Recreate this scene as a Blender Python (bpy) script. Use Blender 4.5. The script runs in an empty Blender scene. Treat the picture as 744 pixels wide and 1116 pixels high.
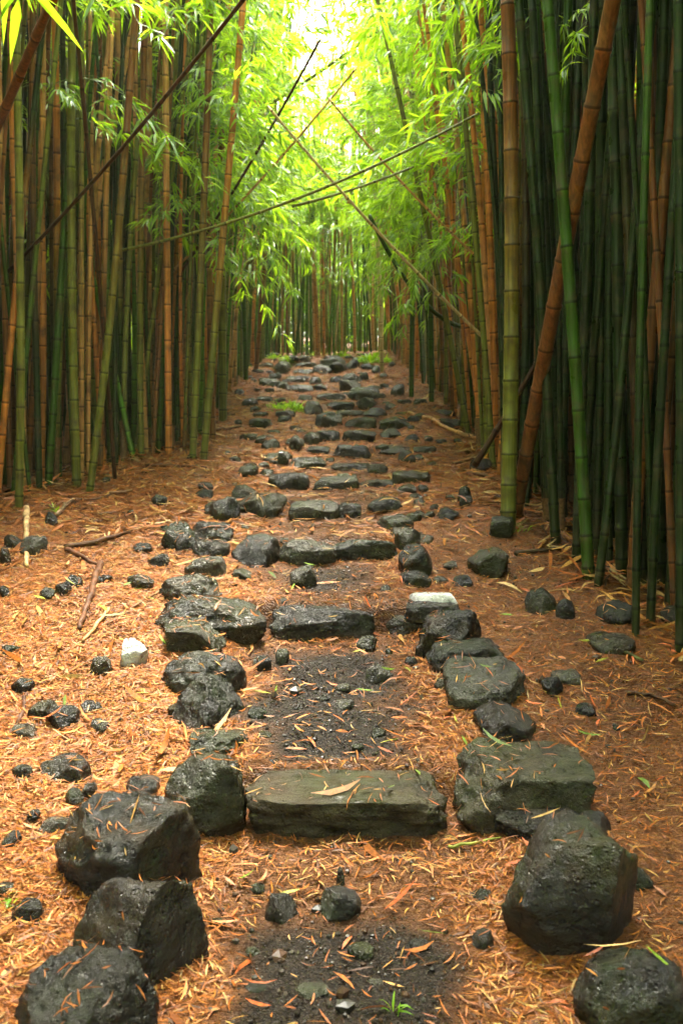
import bpy, bmesh, math, random
import numpy as np
from mathutils import Vector, Matrix
from mathutils.bvhtree import BVHTree

R = math.radians
RS = np.random.RandomState(7)
rnd = random.Random(11)
scene = bpy.context.scene
COL = scene.collection

# ------------------------------------------------------------------ camera model
EYE = 1.72
PITCH = 6.0
F = 1072.0            # focal length in pixels of the 744x1116 frame
PW, PH = 744.0, 1116.0
CP, SP_ = math.cos(R(PITCH)), math.sin(R(PITCH))

def ray(px, py):
    """direction of a picture point, scaled so that its y (horizontal distance) is 1"""
    a = (px - PW / 2) / F; b = -(py - PH / 2) / F
    dy = CP + b * SP_; dz = -SP_ + b * CP
    return np.array([a / dy, 1.0, dz / dy])

def project(p):
    p = np.asarray(p, float)
    x = p[..., 0]; y = p[..., 1]; z = p[..., 2] - EYE
    depth = y * CP - z * SP_
    up = y * SP_ + z * CP
    d = np.where(depth < 0.05, 0.05, depth)
    return PW / 2 + F * x / d, PH / 2 - F * up / d, depth

# ------------------------------------------------------------------ noise
def _hash(ix, iy, iz, seed):
    n = (ix.astype(np.int64) * 374761393 + iy.astype(np.int64) * 668265263 + iz.astype(np.int64) * 2147483647 + seed * 974711)
    n = (n ^ (n >> 13)) * 1274126177
    n = n & 0x7fffffff
    n = (n ^ (n >> 16)) & 0xffff
    return n / 65535.0

def vnoise(p, seed=0):
    f = np.floor(p); t = p - f; t = t * t * (3 - 2 * t)
    i = f.astype(np.int64)
    out = 0
    for a in (0, 1):
        wx = t[..., 0] if a else 1 - t[..., 0]
        for b in (0, 1):
            wy = t[..., 1] if b else 1 - t[..., 1]
            for c in (0, 1):
                wz = t[..., 2] if c else 1 - t[..., 2]
                out = out + wx * wy * wz * _hash(i[..., 0] + a, i[..., 1] + b, i[..., 2] + c, seed)
    return out * 2 - 1

def fbm(p, oct=4, seed=0, gain=0.5):
    s = 0; a = 1.0
    for k in range(oct):
        s = s + a * vnoise(p * (2.03 ** k) + 17.3 * k, seed + k); a *= gain
    return s

# ------------------------------------------------------------------ terrain
HY = np.array([-60, -8, 2.6, 3.7, 5.3, 6.4, 7.2, 8.6, 10.2, 12, 14.5, 18, 20, 24, 30, 60, 400], float)
HZ = np.array([-6, -1.5, 0, .17, .545, .82, .98, 1.2, 1.46, 1.78, 2.19, 2.67, 2.85, 2.95, 3.3, 6, 30], float)
_ty = np.linspace(-60, 400, 23001)
_tz = np.interp(_ty, HY, HZ)
_k = np.hanning(41); _k /= _k.sum()
_tz = np.convolve(np.pad(_tz, 20, mode='edge'), _k, mode='valid')
def H0(y): return np.interp(y, _ty, _tz)

STEPV = [852, 664, 588, 547, 521, 507, 490, 473, 458, 443, 432, 422, 413, 405, 397]
def _y_of_v(v):
    r = ray(372, v)
    ys = np.linspace(2, 19, 3401)
    g = EYE + r[2] * ys - H0(ys)
    k = np.argmax(g < 0)
    return ys[k] if g[k] < 0 else 18.5
STEPY = [_y_of_v(v) for v in STEPV]
CV = np.array([1116, 1050, 880, 680, 595, 520, 475, 440, 415, 390], float)
CX = np.array([385, 390, 380, 355, 345, 362, 383, 376, 335, 335], float)
_cy = np.array([_y_of_v(v) for v in CV])
_cx = (CX - 372) / F * _cy
_o = np.argsort(_cy)
def XC(y): return np.interp(y, _cy[_o], _cx[_o])

def sstep(a, b, x):
    t = np.clip((x - a) / (b - a), 0, 1); return t * t * (3 - 2 * t)

def ground(x, y, fine=True):
    x = np.asarray(x, float); y = np.asarray(y, float)
    x, y = np.broadcast_arrays(x, y)
    z = H0(y)
    edges = [1.9] + STEPY + [19.6]
    off = np.zeros_like(z)
    w = 0.07
    for i in range(len(edges) - 1):
        a, b = edges[i], edges[i + 1]
        m = sstep(a - w, a, y) * (1 - sstep(b - w, b, y))
        off += m * 0.46 * (H0(0.5 * (a + b)) - z) * (1.0 if i else 0.4)
    pm = 1 - sstep(0.42, 0.62, np.abs(x - XC(y)))
    z = z + off * pm
    q = np.stack([x, y, np.zeros_like(x)], -1)
    far = sstep(0.5, 1.1, np.abs(x - XC(y)))
    z = z + 0.05 * fbm(q * 1.3, 2, 3) * far - 0.02 * pm
    z = z + 0.05 * sstep(0.55, 1.4, XC(y) - x) * (1 - sstep(8, 12, y))
    z = z - 0.03 * sstep(0.9, 2.5, x)
    if fine:
        z = z + 0.016 * fbm(q * 6.0, 3, 9) + 0.005 * fbm(q * 28.0, 2, 21)
    return z

def hit(px, py, lo=1.9, hi=26):
    r = ray(px, py)
    ys = np.linspace(lo, hi, 4000)
    g = EYE + r[2] * ys - ground(r[0] * ys, ys, False)
    k = int(np.argmax(g < 0))
    if g[k] >= 0: k = len(ys) - 1
    y = ys[k]
    return np.array([r[0] * y, y, float(ground(r[0] * y, y, False))])

# ------------------------------------------------------------------ material helpers
def new_mat(name):
    m = bpy.data.materials.new(name); m.use_nodes = True
    nt = m.node_tree; nt.nodes.clear()
    return m, nt, nt.nodes, nt.links

def N(nodes, t, **kw):
    n = nodes.new(t)
    for k, v in kw.items():
        if k in n.inputs: n.inputs[k].default_value = v
        else: setattr(n, k, v)
    return n

def ramp(nodes, pts, interp='LINEAR'):
    n = nodes.new('ShaderNodeValToRGB'); cr = n.color_ramp; cr.interpolation = interp
    while len(cr.elements) < len(pts): cr.elements.new(0.5)
    for e, (p, c) in zip(cr.elements, pts):
        e.position = p; e.color = c if len(c) == 4 else (*c, 1)
    return n

def mixc(nodes, links, fac, a, b, mode='MIX'):
    n = nodes.new('ShaderNodeMix'); n.data_type = 'RGBA'; n.blend_type = mode
    for sock, v in ((0, fac), (6, a), (7, b)):
        if isinstance(v, (int, float)): n.inputs[sock].default_value = v
        elif isinstance(v, tuple): n.inputs[sock].default_value = (*v, 1) if len(v) == 3 else v
        else: links.new(v, n.inputs[sock])
    return n.outputs[2]

def math_n(nodes, links, op, a, b=None, clamp=False):
    n = nodes.new('ShaderNodeMath'); n.operation = op; n.use_clamp = clamp
    for i, v in enumerate((a, b)):
        if v is None: continue
        if isinstance(v, (int, float)): n.inputs[i].default_value = v
        else: links.new(v, n.inputs[i])
    return n.outputs[0]

def mat_bamboo():
    m, nt, nd, ln = new_mat('bamboo_skin')
    at = N(nd, 'ShaderNodeAttribute', attribute_name='tint')
    uv = N(nd, 'ShaderNodeUVMap')
    sx = N(nd, 'ShaderNodeSeparateXYZ'); ln.new(uv.outputs[0], sx.inputs[0])
    geo = N(nd, 'ShaderNodeNewGeometry')
    mp = N(nd, 'ShaderNodeMapping'); mp.inputs['Scale'].default_value = (60, 60, 2.2)
    ln.new(geo.outputs['Position'], mp.inputs[0])
    n1 = N(nd, 'ShaderNodeTexNoise', Scale=1.0, Detail=4.0); ln.new(mp.outputs[0], n1.inputs[0])
    n2 = N(nd, 'ShaderNodeTexNoise', Scale=9.0, Detail=5.0); ln.new(geo.outputs['Position'], n2.inputs[0])
    r1 = ramp(nd, [(0.25, (.45, .45, .45)), (0.7, (1.25, 1.25, 1.25))]); ln.new(n1.outputs[0], r1.inputs[0])
    c = mixc(nd, ln, 1.0, at.outputs[0], r1.outputs[0], 'MULTIPLY')
    r2 = ramp(nd, [(0.52, (0, 0, 0)), (0.7, (1, 1, 1))]); ln.new(n2.outputs[0], r2.inputs[0])
    f2 = math_n(nd, ln, 'MULTIPLY', r2.outputs[0], 0.7)
    c = mixc(nd, ln, f2, c, (0.055, 0.04, 0.02))
    fr = math_n(nd, ln, 'FRACT', sx.outputs[1])
    rr = ramp(nd, [(0.0, (.28, .28, .28)), (0.022, (.45, .45, .45)), (0.04, (1, 1, 1)), (0.86, (1, 1, 1)), (0.93, (1.3, 1.32, 1.25)), (0.965, (1.6, 1.6, 1.5)), (0.985, (.4, .4, .4)), (1, (.28, .28, .28))])
    ln.new(fr, rr.inputs[0])
    c = mixc(nd, ln, 1.0, c, rr.outputs[0], 'MULTIPLY')
    b = N(nd, 'ShaderNodeBsdfPrincipled', Roughness=0.38)
    b.inputs['Specular IOR Level'].default_value = 0.22
    rg = ramp(nd, [(0.3, (.25, .25, .25)), (0.7, (.6, .6, .6))]); ln.new(n2.outputs[0], rg.inputs[0]); ln.new(rg.outputs[0], b.inputs['Roughness'])
    ln.new(c, b.inputs['Base Color'])
    o = N(nd, 'ShaderNodeOutputMaterial'); ln.new(b.outputs[0], o.inputs[0])
    return m

def mat_leaf(name, ca, cb, trans=0.5):
    m, nt, nd, ln = new_mat(name)
    oi = N(nd, 'ShaderNodeObjectInfo')
    geo = N(nd, 'ShaderNodeNewGeometry')
    n1 = N(nd, 'ShaderNodeTexNoise', Scale=1.7, Detail=3.0); ln.new(geo.outputs['Position'], n1.inputs[0])
    isl = math_n(nd, ln, 'MULTIPLY', geo.outputs['Random Per Island'], 0.6)
    f = math_n(nd, ln, 'ADD', isl, math_n(nd, ln, 'MULTIPLY', n1.outputs[0], 0.5))
    rp = ramp(nd, [(0.15, ca), (0.85, cb)]); ln.new(f, rp.inputs[0])
    d = N(nd, 'ShaderNodeBsdfPrincipled', Roughness=0.32)
    d.inputs['Specular IOR Level'].default_value = 0.5
    ln.new(rp.outputs[0], d.inputs['Base Color'])
    t = N(nd, 'ShaderNodeBsdfTranslucent')
    tc = mixc(nd, ln, 1.0, rp.outputs[0], (2.7, 1.95, 0.7), 'MULTIPLY')
    ln.new(tc, t.inputs[0])
    mx = N(nd, 'ShaderNodeMixShader', Fac=trans); ln.new(d.outputs[0], mx.inputs[1]); ln.new(t.outputs[0], mx.inputs[2])
    o = N(nd, 'ShaderNodeOutputMaterial'); ln.new(mx.outputs[0], o.inputs[0])
    return m

def mat_tint(name, rough=0.5, var=0.5, trans=0.0, scale=30.0, spec=0.5):
    m, nt, nd, ln = new_mat(name)
    at = N(nd, 'ShaderNodeAttribute', attribute_name='tint')
    geo = N(nd, 'ShaderNodeNewGeometry')
    n1 = N(nd, 'ShaderNodeTexNoise', Scale=scale, Detail=4.0); ln.new(geo.outputs['Position'], n1.inputs[0])
    r1 = ramp(nd, [(0.3, (1 - var,) * 3), (0.7, (1 + var * .4,) * 3)]); ln.new(n1.outputs[0], r1.inputs[0])
    c = mixc(nd, ln, 1.0, at.outputs[0], r1.outputs[0], 'MULTIPLY')
    b = N(nd, 'ShaderNodeBsdfPrincipled', Roughness=rough); b.inputs['Specular IOR Level'].default_value = spec
    ln.new(c, b.inputs['Base Color'])
    out = b.outputs[0]
    if trans:
        t = N(nd, 'ShaderNodeBsdfTranslucent'); ln.new(c, t.inputs[0])
        mx = N(nd, 'ShaderNodeMixShader', Fac=trans); ln.new(b.outputs[0], mx.inputs[1]); ln.new(t.outputs[0], mx.inputs[2]); out = mx.outputs[0]
    o = N(nd, 'ShaderNodeOutputMaterial'); ln.new(out, o.inputs[0])
    return m

def mat_rock(name, lo, hi, moss=0.5, wet=0.3):
    m, nt, nd, ln = new_mat(name)
    tc = N(nd, 'ShaderNodeTexCoord'); oi = N(nd, 'ShaderNodeObjectInfo')
    off = N(nd, 'ShaderNodeVectorMath'); off.operation = 'MULTIPLY_ADD'
    cb = N(nd, 'ShaderNodeCombineXYZ')
    for i in range(3): ln.new(oi.outputs['Random'], cb.inputs[i])
    ln.new(cb.outputs[0], off.inputs[0]); off.inputs[1].default_value = (37, 53, 71); ln.new(tc.outputs['Object'], off.inputs[2])
    P = off.outputs[0]
    n1 = N(nd, 'ShaderNodeTexNoise', Scale=9.0, Detail=8.0, Roughness=0.65); ln.new(P, n1.inputs[0])
    n2 = N(nd, 'ShaderNodeTexNoise', Scale=3.2, Detail=5.0, Roughness=0.6); ln.new(P, n2.inputs[0])
    n3 = N(nd, 'ShaderNodeTexNoise', Scale=80.0, Detail=4.0, Roughness=0.7); ln.new(P, n3.inputs[0])
    vo = N(nd, 'ShaderNodeTexVoronoi', Scale=42.0); ln.new(P, vo.inputs[0])
    r = ramp(nd, [(0.3, lo), (0.72, hi)]); ln.new(n1.outputs[0], r.inputs[0])
    c = r.outputs[0]
    # lichen specks
    rl = ramp(nd, [(0.62, (0, 0, 0)), (0.7, (1, 1, 1))]); ln.new(n3.outputs[0], rl.inputs[0])
    c = mixc(nd, ln, math_n(nd, ln, 'MULTIPLY', rl.outputs[0], 0.14), c, (0.10, 0.09, 0.06))
    rm = ramp(nd, [(0.5, (0, 0, 0)), (0.66, (1, 1, 1))]); ln.new(n2.outputs[0], rm.inputs[0])
    c = mixc(nd, ln, math_n(nd, ln, 'MULTIPLY', rm.outputs[0], moss), c, (0.022, 0.032, 0.005))
    n5 = N(nd, 'ShaderNodeTexNoise', Scale=5.0, Detail=6.0, Roughness=0.7); ln.new(P, n5.inputs[0])
    rq = ramp(nd, [(0.45, (0, 0, 0)), (0.62, (1, 1, 1))]); ln.new(n5.outputs[0], rq.inputs[0])
    fb = math_n(nd, ln, 'MULTIPLY', rq.outputs[0], math_n(nd, ln, 'MULTIPLY', oi.outputs['Random'], 0.8))
    c = mixc(nd, ln, fb, c, (0.035, 0.022, 0.009))
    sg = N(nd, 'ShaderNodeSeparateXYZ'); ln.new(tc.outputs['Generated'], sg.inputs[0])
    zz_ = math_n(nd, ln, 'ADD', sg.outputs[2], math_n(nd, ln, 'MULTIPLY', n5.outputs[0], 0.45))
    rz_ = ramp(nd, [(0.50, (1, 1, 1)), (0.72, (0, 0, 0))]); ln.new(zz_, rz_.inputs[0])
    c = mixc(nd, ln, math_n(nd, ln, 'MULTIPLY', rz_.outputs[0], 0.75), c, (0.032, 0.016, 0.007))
    b = N(nd, 'ShaderNodeBsdfPrincipled'); ln.new(c, b.inputs['Base Color'])
    b.inputs['Specular IOR Level'].default_value = 0.3
    rg = ramp(nd, [(0.35, (wet * .6,) * 3), (0.62, (wet * 1.9,) * 3)]); ln.new(n1.outputs[0], rg.inputs[0])
    ln.new(rg.outputs[0], b.inputs['Roughness'])
    h = math_n(nd, ln, 'ADD', math_n(nd, ln, 'MULTIPLY', n1.outputs[0], 1.4), math_n(nd, ln, 'MULTIPLY', n3.outputs[0], 0.3))
    rv = ramp(nd, [(0.05, (0, 0, 0)), (0.28, (1, 1, 1))]); ln.new(vo.outputs[0], rv.inputs[0])
    h = math_n(nd, ln, 'ADD', h, math_n(nd, ln, 'MULTIPLY', rv.outputs[0], 0.25))
    bp = N(nd, 'ShaderNodeBump', Strength=1.0, Distance=0.03); ln.new(h, bp.inputs['Height']); ln.new(bp.outputs[0], b.inputs['Normal'])
    o = N(nd, 'ShaderNodeOutputMaterial'); ln.new(b.outputs[0], o.inputs[0])
    return m

def mat_ground():
    m, nt, nd, ln = new_mat('forest_floor')
    geo = N(nd, 'ShaderNodeNewGeometry'); P = geo.outputs['Position']
    at = N(nd, 'ShaderNodeAttribute', attribute_name='soil')
    sep = N(nd, 'ShaderNodeSeparateColor'); ln.new(at.outputs[0], sep.inputs[0])
    def fibre(rot, sc, st):
        mp = N(nd, 'ShaderNodeMapping'); mp.inputs['Rotation'].default_value = (0, 0, R(rot)); mp.inputs['Scale'].default_value = (sc, sc * st, sc)
        ln.new(P, mp.inputs[0])
        n = N(nd, 'ShaderNodeTexNoise', Scale=1.0, Detail=3.0, Distortion=1.2); ln.new(mp.outputs[0], n.inputs[0]); return n.outputs[0]
    a = fibre(20, 14, 7); b_ = fibre(105, 12, 8); c_ = fibre(-35, 16, 6)
    mx = math_n(nd, ln, 'MAXIMUM', math_n(nd, ln, 'MAXIMUM', a, b_), c_)
    rl = ramp(nd, [(0.40, (.05, .02, .008)), (0.52, (.18, .062, .017)), (0.62, (.32, .115, .028)), (0.76, (.46, .21, .065))]); ln.new(mx, rl.inputs[0])
    nb = N(nd, 'ShaderNodeTexNoise', Scale=1.9, Detail=5.0); ln.new(P, nb.inputs[0])
    rb = ramp(nd, [(0.3, (.5, .45, .4)), (0.65, (1.1, 1.05, 1))]); ln.new(nb.outputs[0], rb.inputs[0])
    litter = mixc(nd, ln, 1.0, rl.outputs[0], rb.outputs[0], 'MULTIPLY')
    ns = N(nd, 'ShaderNodeTexNoise', Scale=26.0, Detail=7.0, Roughness=0.7); ln.new(P, ns.inputs[0])
    rs = ramp(nd, [(0.3, (.016, .007, .003)), (0.55, (.070, .029, .009)), (0.75, (.18, .082, .026))]); ln.new(ns.outputs[0], rs.inputs[0])
    vo = N(nd, 'ShaderNodeTexVoronoi', Scale=95.0); ln.new(P, vo.inputs[0])
    rgv = ramp(nd, [(0.0, (.045, .032, .020)), (0.5, (.014, .009, .005)), (1.0, (.004, .003, .002))]); ln.new(vo.outputs[0], rgv.inputs[0])
    c = mixc(nd, ln, sep.outputs[0], litter, rs.outputs[0])
    c = mixc(nd, ln, sep.outputs[1], c, rgv.outputs[0])
    bs = N(nd, 'ShaderNodeBsdfPrincipled'); ln.new(c, bs.inputs['Base Color'])
    bs.inputs['Specular IOR Level'].default_value = 0.2
    rg = ramp(nd, [(0.4, (.25, .25, .25)), (0.6, (.8, .8, .8))]); ln.new(ns.outputs[0], rg.inputs[0]); ln.new(rg.outputs[0], bs.inputs['Roughness'])
    h = math_n(nd, ln, 'ADD', mx, ns.outputs[0])
    h = math_n(nd, ln, 'SUBTRACT', h, math_n(nd, ln, 'MULTIPLY', vo.outputs[0], 0.5))
    bp = N(nd, 'ShaderNodeBump', Strength=1.0, Distance=0.02); ln.new(h, bp.inputs['Height']); ln.new(bp.outputs[0], bs.inputs['Normal'])
    o = N(nd, 'ShaderNodeOutputMaterial'); ln.new(bs.outputs[0], o.inputs[0])
    return m

M_BAM = mat_bamboo()
M_LEAF = mat_leaf('bamboo_leaf', (0.035, 0.12, 0.008), (0.20, 0.40, 0.03), 0.6)
M_TWIG = mat_tint('green_twig', 0.5)
M_LIT = mat_tint('dry_leaf', 0.5, 0.5, 0.10, 60.0, 0.15)
M_WOOD = mat_tint('dead_wood', 0.6, 0.7, 0.0, 22.0, 0.12)
M_ROCK = mat_rock('wet_basalt', (.003, .003, .0022), (.018, .017, .012), 0.6, 0.13)
M_MOSS = mat_rock('mossy_basalt', (.004, .005, .0018), (.030, .032, .011), 0.85, 0.16)
M_PALE = mat_rock('wet_grey_stone', (.009, .009, .006), (.065, .060, .042), 0.5, 0.12)
M_WHITE = mat_rock('white_stone_and_shine', (.30, .30, .28), (.65, .65, .62), 0.05, 0.3)
M_STEP = mat_rock('worn_step_stone', (.008, .007, .003), (.050, .042, .018), 0.5, 0.14)
M_GRAV = mat_tint('wet_gravel', 0.4, 0.5, 0.0, 40.0, 0.25)
M_GROUND = mat_ground()

# ------------------------------------------------------------------ mesh helper
def mesh_np(name, V, faces_list, mats, tint=None, uv=None, smooth=True, matidx=None):
    """faces_list: list of int arrays (n,k)"""
    me = bpy.data.meshes.new(name)
    V = np.asarray(V, np.float32)
    me.vertices.add(len(V)); me.vertices.foreach_set('co', V.ravel())
    loops = np.concatenate([f.ravel() for f in faces_list]).astype(np.int32)
    tot = np.concatenate([np.full(len(f), f.shape[1]) for f in faces_list]).astype(np.int32)
    st = np.concatenate([[0], np.cumsum(tot)[:-1]]).astype(np.int32)
    me.loops.add(len(loops)); me.loops.foreach_set('vertex_index', loops)
    me.polygons.add(len(tot)); me.polygons.foreach_set('loop_start', st); me.polygons.foreach_set('loop_total', tot)
    if matidx is not None: me.polygons.foreach_set('material_index', np.asarray(matidx, np.int32))
    me.polygons.foreach_set('use_smooth', np.full(len(tot), smooth))
    for mm in mats: me.materials.append(mm)
    if tint is not None:
        a = me.attributes.new('tint', 'FLOAT_COLOR', 'POINT')
        t4 = np.ones((len(V), 4), np.float32); t4[:, :3] = tint
        a.data.foreach_set('color', t4.ravel())
    if uv is not None:
        u = me.uv_layers.new(name='UVMap'); u.data.foreach_set('uv', np.asarray(uv, np.float32)[loops].ravel())
    me.update(calc_edges=True)
    return me

def link(name, me, parent=None, mw=None):
    o = bpy.data.objects.new(name, me); COL.objects.link(o)
    if parent is not None: o.parent = parent
    if mw is not None: o.matrix_local = mw
    return o

def props(o, label=None, cat=None, group=None, kind=None):
    if label: o['label'] = label
    if cat: o['category'] = cat
    if group: o['group'] = group
    if kind: o['kind'] = kind

# ------------------------------------------------------------------ tubes
def tube(pts, rad, sides, wob=0.0, cap=True):
    pts = np.asarray(pts, float); rad = np.asarray(rad, float)
    T = np.gradient(pts, axis=0); T /= np.linalg.norm(T, axis=1)[:, None] + 1e-9
    ref = np.array([0, 1, 0.0]) if abs(T[0, 1]) < 0.8 else np.array([1, 0, 0.0])
    U = np.cross(T, ref); U /= np.linalg.norm(U, axis=1)[:, None] + 1e-9
    W = np.cross(T, U)
    a = np.linspace(0, 2 * np.pi, sides, endpoint=False)
    ring = U[:, None, :] * np.cos(a)[None, :, None] + W[:, None, :] * np.sin(a)[None, :, None]
    V = pts[:, None, :] + ring * rad[:, None, None]
    n = len(pts)
    i = np.arange(n - 1)[:, None] * sides; j = np.arange(sides)[None, :]; j2 = (j + 1) % sides
    f = np.stack([i + j, i + j2, i + sides + j2, i + sides + j], -1).reshape(-1, 4)
    fl = [f]
    if cap: fl = [f, np.array([list(range(sides))[::-1], [(n - 1) * sides + k for k in range(sides)]])]
    return V.reshape(-1, 3), fl

C_GREEN = (.028, .072, .007); C_BRIGHT = (.07, .17, .016); C_SHADE = (.011, .025, .006)  # the darkest green is deepened to paint the right grove's shade
C_OLIVE = (.12, .13, .022); C_TAN = (.42, .22, .075); C_ORANGE = (.46, .17, .038)
C_BROWN = (.15, .06, .02); C_DBROWN = (.05, .022, .010); C_PALE = (.46, .36, .17)
CN = {'green': C_GREEN, 'bright green': C_BRIGHT, 'shaded green': C_SHADE, 'olive': C_OLIVE, 'tan': C_TAN, 'orange': C_ORANGE, 'brown': C_BROWN, 'dark brown': C_DBROWN, 'straw': C_PALE}

class Culm:
    """a bamboo culm: quadratic curve through base with lean, bend"""
    def __init__(s, base, lean, bend, length, r0, colour, colour2=None, inter=None):
        s.b = np.asarray(base, float); s.lean = np.asarray(lean, float); s.bend = np.asarray(bend, float)
        s.L = length; s.r = r0; s.c = colour; s.c2 = colour2 or colour
        s.inter = inter or rnd.uniform(.24, .36); s.seed = rnd.random() * 100
        s.wig = rnd.uniform(.0, .02)
    def P(s, t):
        t = np.asarray(t, float)[..., None]
        z = np.array([0, 0, 1.0])
        base = s.b + (z + s.lean) * t + s.bend * t ** 2
        w = s.wig * np.concatenate([np.sin(t * 1.1 + s.seed), np.cos(t * .9 + s.seed * 2), 0 * t], -1)
        return base + w - s.wig * np.array([math.sin(s.seed), math.cos(s.seed * 2), 0])
    def rad(s, t): return s.r * (1 - 0.62 * (np.asarray(t) / s.L) ** 1.6)
    def geo(s, sides, detail=True, step=None):
        if detail:
            nodes = []; t = -0.12 + rnd.random() * .1; k = 0
            g = s.inter * .55
            while t < s.L:
                nodes.append(t); t += g; g = min(s.inter, g * 1.12)
            nodes = np.array(nodes); ts = []; vv = []; rr = []
            for k, n0 in enumerate(nodes):
                for d, q in ((-.022, 1.0), (-.006, 1.09), (.004, 1.10), (.016, .97)):
                    ts.append(n0 + d); vv.append(k + d / s.inter); rr.append(q)
                if k < len(nodes) - 1 and n0 < 6:
                    ts.append(.5 * (n0 + nodes[k + 1])); vv.append(k + .5); rr.append(1.0)
            ts = np.array(ts); vv = np.array(vv) + .001; rr = np.array(rr)
        else:
            ts = np.concatenate([[-.1], np.arange(.4, s.L, step)]); vv = ts / s.inter; rr = np.ones(len(ts))
        pts = s.P(ts); rad = s.rad(np.clip(ts, 0, s.L)) * rr
        if detail and len(ts) > 3: rad[-1] *= .4
        V, fl = tube(pts, rad, sides)
        uv = np.stack([np.tile(np.linspace(0, 1, sides, endpoint=False), len(ts)), np.repeat(vv + 3, sides)], -1)
        k = np.clip((ts - 1.0) / 1.8, 0, 1)[:, None]
        tint = np.array(CN[s.c])[None] * (1 - k) + np.array(CN[s.c2])[None] * k
        low = np.clip(1 - ts / .5, 0, 1)[:, None] * .25   # older, stained foot
        tint = tint * (1 - low) + np.array([.05, .04, .015]) * low
        return V, fl, uv, np.repeat(tint, sides, axis=0)

CULMS = []   # dicts
def add_culm(c, note=None, hero=False, nbr=None): CULMS.append(dict(c=c, note=note, hero=hero, nbr=nbr))

def hero_culm(bx, by, tx, ty, wpx, col, col2=None, note=None, d=None, mid=None, dz=0.0, L=9.5, nbr=0, inter=None):
    """culm standing where the picture shows its foot (bx,by), passing (tx,ty); world metres come from the ground hit"""
    if d is None: b = hit(bx, by)
    else:
        r = ray(bx, by); b = np.array([r[0] * d, d, 0]); b[2] = float(ground(b[0], b[1], False))
    dep = b[1]
    p = ray(tx, ty) * (dep + dz); q = p + [0, 0, EYE]
    t = q[2] - b[2]
    lean = np.array([(q[0] - b[0]) / t, dz / t, 0])
    bend = np.array([rnd.uniform(-.004, .004), rnd.uniform(-.004, .004), 0])
    if mid is not None:
        mx, my = mid
        u = ((EYE + ray(mx, my)[2] * dep) - b[2])
        xm = ray(mx, my)[0] * dep - b[0]; xt = q[0] - b[0]
        # solve lean,bend in x
        bb = (xt / t - xm / u) / (t - u); aa = xm / u - bb * u
        lean[0] = aa; bend[0] = max(-.12, min(.12, bb)); L = min(L, 8)
    r = wpx / 2 / F * dep
    add_culm(Culm(b, lean, bend, L, r, col, col2, inter), note, True, nbr)

# left grove, foot by foot
hero_culm(6, 528, 9, 0, 9, 'green', 'green', 'thick green culm at the extreme edge of the picture, left grove')
hero_culm(21, 552, 22, 40, 9, 'olive', 'olive', 'olive culm whose foot stands nearest the camera in the left grove')
hero_culm(45, 520, 33, 0, 8.5, 'orange', 'tan', 'bright orange culm second from the front of the left grove', mid=(43, 280))
hero_culm(53, 528, 78, 200, 8.5, 'green', 'green', 'green culm leaning right behind the bright orange culm')
hero_culm(84, 530, 82, 0, 10, 'olive', 'olive', 'stout olive green culm bulging towards the path in the left grove', mid=(78, 290))
hero_culm(98, 536, 146, 110, 8.5, 'olive', 'brown', 'culm leaning right, green foot and brown above, front of left grove')
hero_culm(107, 505, 84, 380, 7, 'green', 'olive', 'thin green culm crossing leftwards behind the leaning brown one', L=6)
hero_culm(121, 505, 118, 60, 8, 'green', 'olive', None)
hero_culm(146, 490, 152, 60, 7.5, 'bright green', 'bright green', 'bright green culm with pale nodes in the middle of the left grove')
hero_culm(146, 502, 118, 370, 6, 'bright green', 'green', 'short bright green culm slanting left from its foot', L=5)
hero_culm(163, 485, 169, 10, 9, 'tan', 'tan', 'pinkish tan straight culm in the middle of the left grove')
hero_culm(184, 498, 183, 0, 7.5, 'orange', 'tan', 'slim orange culm just left of the grove corner')
hero_culm(172, 494, 188, 150, 7, 'green', 'green', None)
hero_culm(210, 500, 232, 30, 8, 'olive', 'brown', 'brown culm with a green foot two from the grove corner')
hero_culm(222, 500, 263, 20, 8, 'olive', 'orange', 'corner culm of the left grove, olive foot and orange upper half', mid=(240, 290), nbr=3)
hero_culm(243, 457, 241, 60, 9, 'olive', 'brown', 'dark brown culm standing just beyond the grove corner', nbr=3)
hero_culm(205, 470, 196, 20, 8, 'brown', 'tan', None)
hero_culm(193, 480, 200, 0, 7, 'green', 'shaded green', None)
hero_culm(131, 498, 134, 0, 7, 'green', 'tan', None)
hero_culm(30, 528, 52, 60, 7, 'brown', 'tan', None)
hero_culm(64, 520, 58, 0, 8, 'green', 'orange', None)
hero_culm(14, 500, 12, 0, 8, 'brown', 'orange', None)
hero_culm(92, 505, 105, 0, 8, 'green', 'olive', None)
hero_culm(72, 505, 150, 0, 8, 'tan', 'tan', 'tan culm leaning strongly right across the left grove', mid=(98, 270))
hero_culm(108, 498, 110, 0, 7, 'orange', 'orange', None)
hero_culm(232, 480, 214, 20, 7, 'brown', 'tan', None)
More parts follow.
